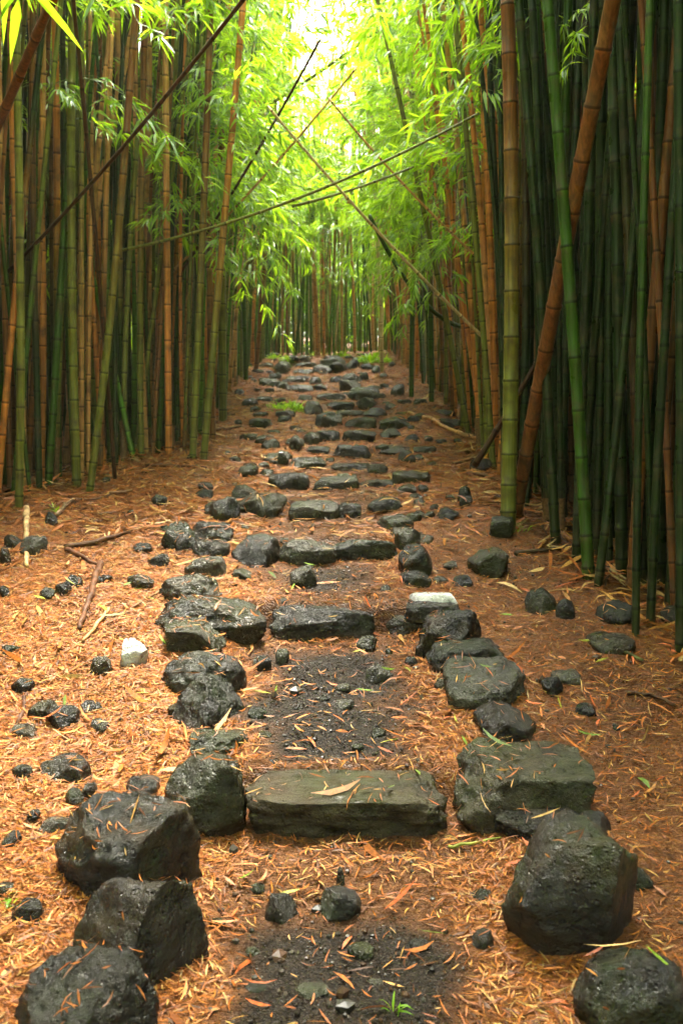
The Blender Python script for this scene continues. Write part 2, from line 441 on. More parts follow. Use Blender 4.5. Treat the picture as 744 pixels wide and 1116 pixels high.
# right grove, its greens painted darker with shade
hero_culm(553, 578, 557, 0, 17, 'olive', 'brown', 'thick brown upright culm standing alone at the corner of the right grove', inter=.3)
hero_culm(561, 562, 664, 0, 15, 'brown', 'brown', 'thick brown culm leaning right beside the upright corner culm', inter=.26, dz=-1.5)
hero_culm(605, 592, 575, 60, 11, 'shaded green', 'shaded green', 'shaded green culm leaning left right of the crossing pair')
hero_culm(584, 526, 570, 60, 10, 'shaded green', 'green', None)
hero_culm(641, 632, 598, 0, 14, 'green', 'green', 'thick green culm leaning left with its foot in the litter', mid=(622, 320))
hero_culm(651, 640, 690, 300, 10, 'shaded green', 'shaded green', 'slim dark culm leaning right from beside the thick green culm')
hero_culm(677, 627, 672, 0, 14, 'shaded green', 'shaded green', 'thick straight shaded green culm between two slim ones, right grove')
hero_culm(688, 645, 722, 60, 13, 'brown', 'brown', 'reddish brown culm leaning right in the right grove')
hero_culm(692, 692, 702, 0, 9, 'shaded green', 'green', 'slim green topped culm with foot farthest forward in the right grove')
hero_culm(708, 682, 734, 100, 10, 'shaded green', 'shaded green', 'shaded green culm leaning right towards the picture edge, right grove')
hero_culm(741, 712, 735, 0, 12, 'shaded green', 'shaded green', 'shaded green culm cut by the right edge of the picture')
hero_culm(628, 610, 640, 0, 11, 'shaded green', 'shaded green', None)
hero_culm(612, 560, 618, 0, 11, 'shaded green', 'green', None)
hero_culm(660, 600, 648, 0, 12, 'shaded green', 'shaded green', None)
hero_culm(720, 640, 700, 0, 13, 'shaded green', 'brown', None)
hero_culm(596, 545, 600, 0, 10, 'green', 'green', None)
hero_culm(531, 500, 529, 0, 9, 'olive', 'orange', 'orange culm behind the corner culm of the right grove', nbr=4)
hero_culm(508, 468, 512, 0, 7, 'brown', 'orange', None, nbr=3)
hero_culm(493, 452, 480, 40, 6, 'brown', 'orange', None, nbr=3)
hero_culm(470, 440, 474, 0, 6, 'green', 'orange', None, nbr=3)
hero_culm(448, 432, 452, 40, 5.5, 'green', 'orange', None, nbr=3)
hero_culm(416, 405, 405, 100, 4.5, 'straw', 'straw', 'pale straw coloured culm at the end of the path', L=8)
hero_culm(279, 404, 295, 200, 5, 'brown', 'olive', 'culm leaning right over the far left edge of the path', nbr=4)
hero_culm(268, 415, 262, 100, 5, 'green', 'olive', None, nbr=3)

# random groves
XLY = [-3, 0, 3, 5, 7, 7.6, 8.3, 9, 12, 16, 18, 19.3, 20.2]; XLX = [-3.6, -3.4, -3.1, -2.9, -2.6, -2.4, -1.95, -1.42, -1.45, -1.4, -1.3, -1.0, 9]
XRY = [-3, 0, 3, 4.5, 5.1, 5.9, 6.9, 9, 12, 16, 18, 19.3, 20.2]; XRX = [2.6, 2.5, 2.2, 1.95, 1.8, 1.55, 1.28, 1.3, 1.25, 1.0, .95, .8, -9]
def xl(y): return np.interp(y, XLY, XLX)
def xr(y): return np.interp(y, XRY, XRX)
placed = [tuple(c['c'].b[:2]) for c in CULMS]
grid = {}
def ok(x, y, dmin):
    gx, gy = int(x // .3), int(y // .3)
    for a in (-1, 0, 1):
        for b in (-1, 0, 1):
            for (px, py) in grid.get((gx + a, gy + b), ()):
                if (px - x) ** 2 + (py - y) ** 2 < dmin * dmin: return False
    return True
def put(x, y): grid.setdefault((int(x // .3), int(y // .3)), []).append((x, y))
for p in placed: put(*p)
def try_culm(x, y, side, dmin):
    if not ok(x, y, dmin): return
    put(x, y)
    z = float(ground(x, y, False))
    dist = (xl(y) - x) if side == 'L' else (x - xr(y)) if side == 'R' else 2.0
    inward = 1 if side == 'L' else -1
    if side == 'E': inward = 0
    ln = np.array([rnd.gauss(.0, .035) + inward * (.012 if dist < .6 else 0), rnd.gauss(0, .035), 0])
    if rnd.random() < .05: ln[0] += rnd.choice((-1, 1)) * rnd.uniform(.06, .14)
    bd = np.array([inward * rnd.uniform(0, .008) * (2.0 if (y > 8 and dist < 1.2) else .6), rnd.uniform(-.004, .004), 0])
    u = rnd.random()
    if side == 'R' and y < 8: cs = [('shaded green', .74), ('green', .1), ('brown', .08), ('dark brown', .08)]  # shade of the near right grove put into the culm colours
    elif side == 'L' and y < 9.5: cs = [('green', .28), ('olive', .16), ('tan', .12), ('orange', .1), ('brown', .12), ('shaded green', .22)]
    elif side == 'E': cs = [('bright green', .42), ('olive', .35), ('tan', .12), ('straw', .11)]  # far mixes, here and below, painted lighter for the far glow
    elif side == 'R': cs = [('green', .16), ('olive', .22), ('orange', .32), ('tan', .22), ('brown', .08)]
    else: cs = [('green', .2), ('olive', .36), ('orange', .12), ('tan', .16), ('bright green', .16)]
    names = [c[0] for c in cs]; w = [c[1] for c in cs]
    c1 = rnd.choices(names, w)[0]; c2 = c1 if rnd.random() < .6 else rnd.choices(names, w)[0]
    r = rnd.uniform(.016, .031)
    if side == 'R' and y < 7.5: r *= 1.15
    if side == 'E': r *= .8
    add_culm(Culm((x, y, z), ln, bd, ((rnd.uniform(6.5, 9.5) if y < 9 else rnd.uniform(5.8, 7.8)) if side != 'E' else rnd.uniform(4.2, 6.5)), r, c1, c2), None, False, None)
for k in range(4600):
    y = rnd.uniform(4.0, 20.5); d = rnd.expovariate(1 / 1.3)
    if d > (4.2 if y < 9.5 else max(1.1, 4.2 - (y - 9.5) * 1.0)) or (y > 11 and rnd.random() < .6): continue
    try_culm(float(xl(y)) - d, y, 'L', .095)
for k in range(4600):
    y = rnd.uniform(4.2, 20.5); d = rnd.expovariate(1 / 1.2)
    if d > (4.2 if y < 8 else max(1.3, 4.2 - (y - 8) * .7)) or (y > 11 and rnd.random() < .5): continue
    x = float(xr(y)) + d
    if y < 7.3 and d < .12: continue
    try_culm(x, y, 'R', .10)
for k in range(420):
    try_culm(rnd.uniform(-4.5, 4.5), 19.6 + rnd.expovariate(1 / 1.1), 'E', .11)
for k in range(420):      # beside and behind the photographer
    y = rnd.uniform(-8, 4.0)
    try_culm(float(xl(y)) - rnd.expovariate(1 / 1.2), y, 'L', .2)
    try_culm(float(xr(y)) + .3 + rnd.expovariate(1 / 1.2), y, 'R', .2)

# leaning dead culms crossing in the air; start/end picture points with distances
def leaner(p0, d0, p1, d1, wpx, col, note, ext=0.0, foot=True, sag=0.0):
    """pole from point 0 to point 1; extended beyond 1 by ext metres"""
    a = ray(*p0) * d0 + [0, 0, EYE]; b = ray(*p1) * d1 + [0, 0, EYE]
    return dict(a=a, b=b, r=wpx / 2 / F * .5 * (d0 + d1) * (1.25 if d0 > 10 else .95), col=col, note=note, ext=ext, foot=foot, sag=sag * .35, top=p0[1] <= 0)
LEAN = [
 leaner((265, 0), 5.6, (30, 275), 7.6, 4.6, 'dark brown', 'dark brown dead culm slanting steeply across the whole left grove', 1.4, sag=.12),
 leaner((345, 50), 8.4, (225, 255), 9.2, 3.4, 'dark brown', 'brown dead culm propped beside the bright gap in the canopy', .9, sag=.1),
 leaner((515, 127), 7.8, (228, 249), 8.2, 3.4, 'olive', 'long thin dark culm lying nearly level across the path opening', .8, sag=.18),
 leaner((296, 121), 8.2, (482, 325), 8.9, 3.6, 'straw', 'olive culm falling right from the centre down to the right grove', .8, sag=.1),
 leaner((362, 112), 8.8, (500, 262), 9.0, 2.8, 'tan', 'thin pale culm parallel above the olive falling one', .8, sag=.1),
 leaner((445, 184), 8.6, (330, 222), 8.8, 3.0, 'olive', 'short pale culm stub below the long level one', .1, sag=.05),
 leaner((385, 78), 9.0, (222, 262), 9.3, 2.8, 'tan', 'thin pale culm slanting down left behind the crossing culms', .8, sag=.1),
 leaner((320, 228), 12.5, (250, 246), 12.9, 2.6, 'olive', 'faint thin culm under the long level culm on the left', .6),
 leaner((57, 0), 5.4, (-12, 160), 6.4, 11, 'brown', 'thick brown culm crossing the upper left corner of the picture', 1.3),
 leaner((586, 392), 7.4, (520, 502), 7.55, 6.5, 'dark brown', 'dark broken culm propped against the right grove near the fallen poles', .05, sag=.03),
 leaner((300, 220), 12.6, (244, 345), 13.2, 4.6, 'olive', 'olive culm bending left into the far left grove', 1.1, sag=.15),
 leaner((405, 240), 10.5, (462, 330), 11.0, 4.0, 'green', 'green curved culm dipping behind the olive falling one', 1.1, sag=.2),
 leaner((80, 0), 6.8, (108, 300), 7.5, 5.0, 'dark brown', 'thin blackish culm bowing between the left grove trunks', 1.9, sag=-.2),
 leaner((455, 0), 12.0, (300, 110), 13.5, 2.6, 'olive', 'fine culm across the leaves right of the bright gap', .5, sag=.1),
]

# ------------------------------------------------------------------ which culms show largest
BW, BH = 372, 558
buf = np.full((BH, BW), -1, int)
order = sorted(range(len(CULMS)), key=lambda i: -CULMS[i]['c'].b[1])
for i in order:
    c = CULMS[i]['c']
    if c.b[1] < 2.5: continue
    t = np.linspace(0, c.L, 40); px, py, dp = project(c.P(t))
    if dp.min() < .3: continue
    hw = np.maximum(F * c.rad(t) / dp / 2, .3)
    px /= 2; py /= 2
    y0 = int(max(0, math.ceil(py.min()))); y1 = int(min(BH - 1, math.floor(py.max())))
    if y1 <= y0: continue
    rows = np.arange(y0, y1 + 1); o = np.argsort(py)
    xs = np.interp(rows, py[o], px[o]); hs = np.interp(rows, py[o], hw[o])
    a = np.round(xs - hs).astype(int); b = np.maximum(np.round(xs + hs).astype(int), a + 1)
    for r_, a_, b_ in zip(rows, a, b):
        if b_ > 0 and a_ < BW: buf[r_, max(a_, 0):min(b_, BW)] = i
cnt = np.bincount(buf[buf >= 0].ravel(), minlength=len(CULMS))
NIND = 285
rank = [i for i in np.argsort(-cnt) if cnt[i] > 12][:NIND]
indiv = set(int(i) for i in rank) | set(i for i, c in enumerate(CULMS) if c['hero'] and cnt[i] > 12)

# ------------------------------------------------------------------ foliage library
def leaf_geo(p, d, L, w, rng, droop):
    """arrays for n leaves: lens blade folded and drooping; returns V (n,8,3)"""
    n = len(p)
    d = d / (np.linalg.norm(d, axis=1)[:, None] + 1e-9)
    up = np.array([0, 0, 1.0])[None] + rng.normal(0, .35, (n, 3))
    s = np.cross(d, up); s /= np.linalg.norm(s, axis=1)[:, None] + 1e-9
    nn = np.cross(s, d)
    def pt(f, wf, fold=0.0):
        c = p + d * (L * f)[:, None] - np.array([0, 0, 1.0]) * (droop * L * f * f)[:, None]
        return c + s * (w * wf)[:, None] + nn * (w * fold)[:, None]
    return np.stack([pt(0, 0), pt(.3, .5, .12), pt(.3, -.5, .12), pt(.65, .36, .1), pt(.65, -.36, .1), pt(1, 0), pt(.3, 0), pt(.65, 0)], 1)
LEAF_F = np.array([[0, 1, 6, 6], [0, 6, 2, 2], [6, 1, 3, 7], [2, 6, 7, 4], [7, 3, 5, 5], [4, 7, 5, 5]])
LEAF_T = np.array([[0, 1, 6], [0, 6, 2], [7, 3, 5], [4, 7, 5]]); LEAF_Q = np.array([[6, 1, 3, 7], [2, 6, 7, 4]])

def make_spray(seed, L=0.85, ntw=8):
    g = np.random.RandomState(seed)
    TV, TF = [], []; nv = 0
    LP, LD, LL = [], [], []
    def addtube(pts, rad):
        nonlocal nv
        V, fl = tube(pts, rad, 3, cap=False); TV.append(V); TF.append(fl[0] + nv); nv += len(V)
    t = np.linspace(0, 1, 8)
    rise = g.uniform(.1, .5)
    main = np.stack([L * t, .06 * np.sin(t * 3 + g.rand() * 6), L * (rise * t - .75 * t * t)], -1)
    addtube(main, .0035 * (1 - .7 * t))
    for k in range(ntw):
        f = .18 + .8 * (k + g.rand() * .6) / ntw
        b = np.array([np.interp(f, t, main[:, j]) for j in range(3)])
        yaw = (1 if k % 2 else -1) * g.uniform(.3, 1.2); l2 = g.uniform(.12, .34) * (1.15 - .5 * f)
        dr = np.array([math.cos(yaw), math.sin(yaw), g.uniform(-.6, .35)])
        tw = b + dr[None] * (np.linspace(0, 1, 4) * l2)[:, None] - np.array([0, 0, .35 * l2]) * (np.linspace(0, 1, 4) ** 2)[:, None]
        addtube(tw, np.array([.002, .0018, .0014, .001]))
        for q in range(3):
            ff = (.5, .8, 1.0)[q]; e = tw[0] + (tw[-1] - tw[0]) * ff
            for m in range(g.randint(2, 5) if q < 2 else g.randint(4, 8)):
                a = yaw + g.normal(0, .75); LP.append(e + g.normal(0, .008, 3)); LD.append([math.cos(a), math.sin(a), g.uniform(-1.0, .25)]); LL.append(g.uniform(.08, .16))
    LP, LD, LL = map(np.array, (LP, LD, LL))
    LV = leaf_geo(LP, LD, LL, LL * g.uniform(.12, .175, len(LL)), g, g.uniform(.1, .55, len(LL)))
    V2 = LV.reshape(-1, 3); n = len(LP); base = np.arange(n)[:, None, None] * 8
    T = (LEAF_T[None] + base).reshape(-1, 3); Q = (LEAF_Q[None] + base).reshape(-1, 4)
    TVa = np.concatenate(TV); TFa = np.concatenate(TF)
    V = np.concatenate([V2, TVa]); TFa = TFa + len(V2)
    tint = np.ones((len(V), 3)) * np.array([.10, .16, .03])
    return V, T, Q, TFa, tint
SPRAYS = [make_spray(100 + i, .7 + .08 * (i % 5), 8 + i % 4) for i in range(12)]
SPRAY_ME = []
for i, (V, T, Q, TF, ti) in enumerate(SPRAYS):
    SPRAY_ME.append(mesh_np('leafy_branch', V, [T, Q, TF], [M_LEAF, M_TWIG], ti, None, True, [0] * (len(T) + len(Q)) + [1] * len(TF)))

def gap(p):   # the hole in the canopy over the path's far bend
    px, py, d = project(np.asarray(p))
    return ((px - 343) / 24.) ** 2 + ((py - 26) / 44.) ** 2 < 1
stuff_spr = []   # (matrix)
def spray_matrix(p, yaw, sc, tilt):
    return Matrix.Translation(Vector(p)) @ Matrix.Rotation(yaw, 4, 'Z') @ Matrix.Rotation(tilt, 4, 'Y') @ Matrix.Scale(sc, 4)
nobj = 0
def in_frame(p, m=60):
    px, py, d = project(np.asarray(p)); return d > 1 and -m < px < PW + m and -m < py < PH + m

# ------------------------------------------------------------------ build culms
ZN = {'near left': 'near left grove', 'far left': 'far left grove', 'end': 'grove closing the path', 'far right': 'far right grove', 'near right': 'dark near right grove'}
def zone(c):
    x, y = c.b[0], c.b[1]
    if y > 19.3: return 'end'
    if x < 0: return 'near left' if y < 9.6 else 'far left'
    return 'near right' if y < 8 else 'far right'
def ordinal(n):
    if 10 <= n % 100 <= 20: s = 'th'
    else: s = {1: 'st', 2: 'nd', 3: 'rd'}.get(n % 10, 'th')
    return f'{n}{s}'
groups = {}
for i in sorted(indiv):
    c = CULMS[i]['c']
    if CULMS[i]['note']: continue
    t = np.linspace(0, c.L, 30); px, py, dp = project(c.P(t)); o = np.argsort(py)
    x300 = float(np.interp(330, py[o], px[o]))
    groups.setdefault((zone(c), c.c, c.c2), []).append((x300, i))
LABEL = {}
for (zn, a, b), l in groups.items():
    l.sort()
    desc = f'{a} culm' if a == b else f'{b} topped {a} culm'
    for k, (x, i) in enumerate(l):
        if len(l) == 1: LABEL[i] = f'the only {desc} in the {ZN[zn]}'
        else: LABEL[i] = f'{desc} in the {ZN[zn]}, {ordinal(k + 1)} of {len(l)} from left'

def culm_branches(i, d, individual):
    c = d['c']; x, y = c.b[0], c.b[1]
    if y < 4: n, h0, h1 = 0, 5.0, 8.5
    else:
        dist = (xl(y) - x) if x < 0 else (x - xr(y))
        if y > 19.3: n, h0, h1 = (3 if individual else (1 if rnd.random() < .5 else 0)), 1.8, 6.5
        elif y > 9: n, h0, h1 = ((3 if individual else 1) if dist < .8 else (0 if rnd.random() < .6 else 1)), 1.9, 7
        elif y > 7 and x < 0: n, h0, h1 = ((1 if rnd.random() < .45 else 0) if dist < .5 else (1 if rnd.random() < .08 else 0)), 2.6, 6
        else: n, h0, h1 = (1 if dist < .6 else 0), 3.4, 8.5
        if d['nbr'] and individual: n = max(n, d['nbr'])
    inward = 0 if x < 0 else math.pi
    if y > 19.3: inward = -math.pi / 2
    if 14.5 < y < 19.3: n = min(n, 2 if rnd.random() < .5 else 0)
    out = []
    for k in range(n):
        h = h0 + (h1 - h0) * rnd.random() ** .9
        if h > 2.2 + .34 * y and rnd.random() < .93: continue
        if h > c.L - .5: continue
        p = c.P(h)
        yaw = inward + rnd.gauss(0, .9)
        if y < 19.3 and rnd.random() < .6: yaw = yaw * .6 + (-math.pi / 2) * .4 if x < 0 else inward + rnd.uniform(-.3, 1.0)
        sc = rnd.uniform(.75, 1.35) * (1.15 if y > 12 else 1)
        tip = p + np.array([math.cos(yaw), math.sin(yaw), -.2]) * .8 * sc
        mid = (p + tip) / 2
        if gap(mid) or gap(tip) or gap(p): continue
        out.append((spray_matrix(p, yaw, sc, rnd.uniform(-.7, .5)), in_frame(mid)))
    return out

stuff_V, stuff_F4, stuff_cap, stuff_uv, stuff_t = [], [], [], [], []; sv = 0
for i, d in enumerate(CULMS):
    c = d['c']
    if i in indiv:
        root = bpy.data.objects.new('bamboo', None); COL.objects.link(root); root.location = c.b
        root.empty_display_size = .2
        near = c.b[1] < 10
        V, fl, uv, ti = c.geo(12 if near else 8)
        V = V - c.b
        o = link('culm', mesh_np('culm', V, fl, [M_BAM], ti, uv), root)
        if CULMS[i]['note']: lab = CULMS[i]['note']
        else: lab = LABEL[i]
        props(root, lab, 'bamboo', 'bamboo culms of the groves beside the path')
        Mi = Matrix.Translation(-Vector(c.b))
        for (m, vis) in culm_branches(i, d, True):
            if vis: 
                link('leafy_branch', rnd.choice(SPRAY_ME), root, Mi @ m); nobj += 1
            else: stuff_spr.append(m)
        if near and not d['hero'] and rnd.random() < .2:   # a papery dry sheath at the foot
            hs = rnd.uniform(.15, .35); t = np.linspace(.02, hs, 5); pp = c.P(t) - c.b
            Vs, fs = tube(pp, c.rad(t) * np.array([1.35, 1.3, 1.25, 1.35, 1.7]), 9, cap=False)
            keep = fs[0][[k for k in range(len(fs[0])) if (k % 9) < 6]]
            link('dry_sheath', mesh_np('dry_sheath', Vs, [keep], [M_LIT], np.array([.17, .10, .045])), root)
    else:
        V, fl, uv, ti = c.geo(6, False, .8) 
        stuff_V.append(V); stuff_F4.append(fl[0] + sv); stuff_cap.append(fl[1] + sv); stuff_uv.append(uv); stuff_t.append(ti); sv += len(V)
        for (m, vis) in culm_branches(i, d, False): stuff_spr.append(m)
o = link('bamboo_thicket', mesh_np('bamboo_thicket', np.concatenate(stuff_V), [np.concatenate(stuff_F4), np.concatenate(stuff_cap)], [M_BAM], np.concatenate(stuff_t), np.concatenate(stuff_uv)))
props(o, 'mass of further bamboo culms standing deep inside the groves', 'bamboo thicket', None, 'stuff')

# canopy foliage of the deeper culms and crowns arching above the path
for k in range(120):
    y = rnd.uniform(10, 15); side = rnd.choice((-1, 1))
    h = rnd.uniform(2.4, 9.5)
    reach = min(1.5, max(.0, (h - 2.6) * .42)) 
    x = side * rnd.uniform(1.5 - reach, 4.2)
    if y > 19.3: x = rnd.uniform(-5.5, 5.5); h = rnd.uniform(1.6, 10.5)
    z = float(H0(y)) + h
    if h > 1.4 + .32 * y: continue
    if gap((x, y, z)) or gap((x - side * .6, y, z - .2)) or gap((x,y-.5,z-.2)): continue
    stuff_spr.append(spray_matrix((x, y, z), (0 if x < 0 else math.pi) + rnd.gauss(0, 1.0), rnd.uniform(.9, 1.6), rnd.uniform(-.8, .5)))
for k in range(800):
    y = rnd.uniform(22.5, 28); x = rnd.gauss(0, 3.2)
    stuff_spr.append(spray_matrix((x, y, float(H0(y)) + rnd.uniform(.2, 4.6)), rnd.uniform(0, 6.3), rnd.uniform(1.6, 2.4), rnd.uniform(-.8, .5)))
for k in range(420):      # sunlit leaves behind the thin far groves
    y = rnd.uniform(10.5, 22); sd = rnd.choice((-1, -1, 1)); x = sd * rnd.uniform(2.8, 5.5)
    stuff_spr.append(spray_matrix((x, y, float(H0(y)) + rnd.uniform(.3, 5.0)), rnd.uniform(0, 6.3), rnd.uniform(1.3, 2.0), rnd.uniform(-.8, .5)))
# the wood goes on unseen; foliage added here to darken the near groves
for k in range(1000):
    y = rnd.uniform(-9, 4.9); x = rnd.uniform(-6, 6); h = rnd.uniform(4.5, 7.5) if abs(x) < 2.6 else rnd.uniform(1.5, 8)
    if y > -2.5 and h < 4.0: continue
    if in_frame((x, y, float(H0(y)) + h), 620 if y < 5.6 else 330): continue
    stuff_spr.append(spray_matrix((x, y, float(H0(y)) + h), rnd.uniform(0, 6.3), rnd.uniform(1.3, 2.0), rnd.uniform(-.6, .5)))
for k in range(800):  # more unseen foliage, added over the near groves to shade them
    y = rnd.uniform(2.6, 9); sd = rnd.choice((-1, 1, 1)); x = (float(xr(y)) + rnd.uniform(.5, 4.5)) if sd > 0 else (float(xl(y)) - rnd.uniform(.8, 4.5)); h = rnd.uniform(3.2 + .25 * y, 8.5)
    if in_frame((x, y, float(H0(y)) + h), 620 if y < 5.6 else 330): continue
    stuff_spr.append(spray_matrix((x, y, float(H0(y)) + h), rnd.uniform(0, 6.3), rnd.uniform(1.3, 2.0), rnd.uniform(-.6, .5)))
def merge_sprays(name, mats, label):
    VV, T3, Q4, W4, TT = [], [], [], [], []; n = 0
    for m in mats:
        V, T, Q, TF, ti = SPRAYS[rnd.randrange(12)]
        A = np.array(m); V2 = V @ A[:3, :3].T + A[:3, 3]
        VV.append(V2); T3.append(T + n); Q4.append(Q + n); W4.append(TF + n); TT.append(ti); n += len(V)
    T3, Q4, W4 = map(np.concatenate, (T3, Q4, W4))
    o = link(name, mesh_np(name, np.concatenate(VV), [T3, Q4, W4], [M_LEAF, M_TWIG], np.concatenate(TT), None, True, np.concatenate([np.zeros(len(T3) + len(Q4)), np.ones(len(W4))])))
    props(o, label, 'foliage', None, 'stuff')
merge_sprays('bamboo_foliage', stuff_spr, 'bright green bamboo leaves filling the canopy over the path')

# crossing dead culms
for q in LEAN:
    a, b = q['a'], q['b']; L = np.linalg.norm(b - a); u = (b - a) / L
    n = int((L + q['ext']) / .3) + 2
    t = np.linspace(-.9 if q['top'] else -.05, L + q['ext'], n * 4)
    tt = t / L
    P = a[None] + u[None] * t[:, None]; P[:, 2] -= q['sag'] * 4 * tt * (1 - tt)
    g_ = ground(P[:, 0], P[:, 1], False)
    keep = P[:, 2] > g_ - .03
    P = P[keep]; t = t[keep]
    fr = (t / .3) % 1; r = q['r'] * (1 + .12 * (np.minimum(fr, 1 - fr) < .14)) * np.linspace(.8, 1.1, len(t))
    V, fl = tube(P, r, 9)
    uv = np.stack([np.tile(np.linspace(0, 1, 9, endpoint=False), len(t)), np.repeat(t / .3 + 5, 9)], -1)
    o0 = P.mean(0)
    o = link('leaning_bamboo', mesh_np('leaning_bamboo', V - o0, fl, [M_BAM], np.array(CN[q['col']]), uv)); o.location = o0
    props(o, q['note'], 'bamboo', 'dead culms leaning across the path')

# ------------------------------------------------------------------ ground
def axis_pts(segs):
    out = [segs[0][0]]
    for a, b, s in segs:
        n = max(1, int(round((b - a) / s))); out += list(np.linspace(a, b, n + 1)[1:])
    return np.array(out)
gx = axis_pts([(-120, -40, 20), (-40, -8, 4), (-8, -3, .25), (-3, -1.4, .05), (-1.4, 1.4, .02), (1.4, 3, .05), (3, 8, .25), (8, 40, 4), (40, 120, 20)])
gy = axis_pts([(-80, -40, 20), (-40, -4, 4), (-4, 1.6, .3), (1.6, 5.5, .02), (5.5, 9, .03), (9, 14, .05), (14, 20, .08), (20, 30, .5), (30, 60, 5), (60, 140, 20)])
X, Y = np.meshgrid(gx, gy)
def fields(x, y):
    """R: bare soil, G: wet black gravel"""
    q = np.stack([x, y, 0 * x], -1); nz = fbm(q * 2.5, 3, 40)
    dx = np.abs(x - XC(y))
    soil = (1 - sstep(.30, .62, dx + .12 * nz)) * (1 - .55 * sstep(7, 10, y))
    rb = sstep(.55, .8, x - XC(y) + .1 * nz) * (1 - sstep(1.5, 2.1, x + .15 * nz)) * (1 - sstep(6.5, 8.5, y)) * .75
    soil = np.maximum(soil, rb)
    gr = (1 - sstep(.14, .46, dx + .2 * nz)) * (1.2 + .4 * nz)
    gr = gr * np.maximum.reduce([1 - sstep(2.95, 3.15, y), sstep(STEPY[0] + .02, STEPY[0] + .12, y) * (1 - sstep(STEPY[1] - .55, STEPY[1] - .25, y)), .6 * sstep(STEPY[1] + .1, STEPY[1] + .25, y) * (1 - sstep(STEPY[2] - .5, STEPY[2] - .3, y))])
    return np.clip(soil, 0, 1) * .85, np.clip(gr * 1.1, 0, 1)
Z = ground(X, Y)
ny, nx = X.shape
V = np.stack([X, Y, Z], -1).reshape(-1, 3)
ii = np.arange(ny - 1)[:, None] * nx + np.arange(nx - 1)[None]
Fq = np.stack([ii, ii + 1, ii + nx + 1, ii + nx], -1).reshape(-1, 4)
gm = mesh_np('ground', V, [Fq], [M_GROUND])
s_, g_ = fields(X, Y)
at = gm.attributes.new('soil', 'FLOAT_COLOR', 'POINT')
c4 = np.zeros((V.shape[0], 4), np.float32); c4[:, 0] = s_.ravel(); c4[:, 1] = g_.ravel(); c4[:, 3] = 1
at.data.foreach_set('color', c4.ravel())
go = link('ground', gm); props(go, 'sloping forest floor covered in orange litter', 'ground', None, 'structure')

# ------------------------------------------------------------------ rocks
ICO = {}
def ico(n):
    if n not in ICO:
        bm = bmesh.new(); bmesh.ops.create_icosphere(bm, subdivisions=n, radius=1)
        bm.verts.ensure_lookup_table()
        v = np.array([v.co[:] for v in bm.verts]); f = np.array([[x.index for x in p.verts] for p in bm.faces]); bm.free(); ICO[n] = (v, f)
    return ICO[n]
def rock_mesh(rad, seed, style='boulder', sub=4, name='stone', planes=None):
    g = np.random.RandomState(seed)
    v, f = ico(sub)
    n = {'boulder': 9, 'slab': 6, 'angular': 9, 'round': 6}[style]
    nrm = g.normal(0, 1, (n, 3)); nrm[:, 1] = -np.abs(nrm[:, 1]) * .8; nrm[:, 2] = nrm[:, 2] * .8 + .25
    nrm /= np.linalg.norm(nrm, axis=1)[:, None]
    lo, hi = {'boulder': (.60, .86), 'slab': (.72, .95), 'angular': (.48, .74), 'round': (.74, .93)}[style]
    dist = g.uniform(lo, hi, n)
    e = {'boulder': 2.6, 'slab': 4.5, 'angular': 2.3, 'round': 2.2}[style]
    p = v / ((np.abs(v) ** e).sum(1) ** (1 / e))[:, None]
    if style == 'slab': p = p * .9
    p = p * (1 + .09 * fbm(v * 1.4 + seed * 1.7, 2, seed % 89))[:, None]
    if planes is not None:
        pl = np.array(planes, float); nn_ = pl[:, :3] / np.linalg.norm(pl[:, :3], axis=1)[:, None]
        nrm = np.vstack([nn_, nrm[:3]]); dist = np.concatenate([pl[:, 3], np.maximum(dist[:3], .85)])
    for a_, d_ in zip(nrm, dist):
        h_ = p @ a_ - d_ - (.07 if planes is not None and style == 'slab' else .035) * fbm(p * 2.5 + seed, 3, seed % 31)
        p = p - np.maximum(h_, 0)[:, None] * a_[None] * .93
    nz = fbm(p * 3.2 + seed * 3.1, 4, seed % 97, .55)
    p = p * (1 + .05 * nz[:, None])
    if sub >= 5:
        nf = fbm(p * 11 + seed, 3, seed % 53, .6); pit = np.maximum(0, vnoise(p * 8 + 5.5, seed % 41) - .42)
        p = p * (1 + .03 * nf[:, None] - .16 * pit[:, None])
    ext = np.abs(np.stack([p.min(0), p.max(0)])).mean(0)
    p = (p - .5 * (p.min(0) + p.max(0))) / (.5 * (p.max(0) - p.min(0))) * np.array(rad)
    return mesh_np(name, p, [f], [M_ROCK])
ROCKS = []
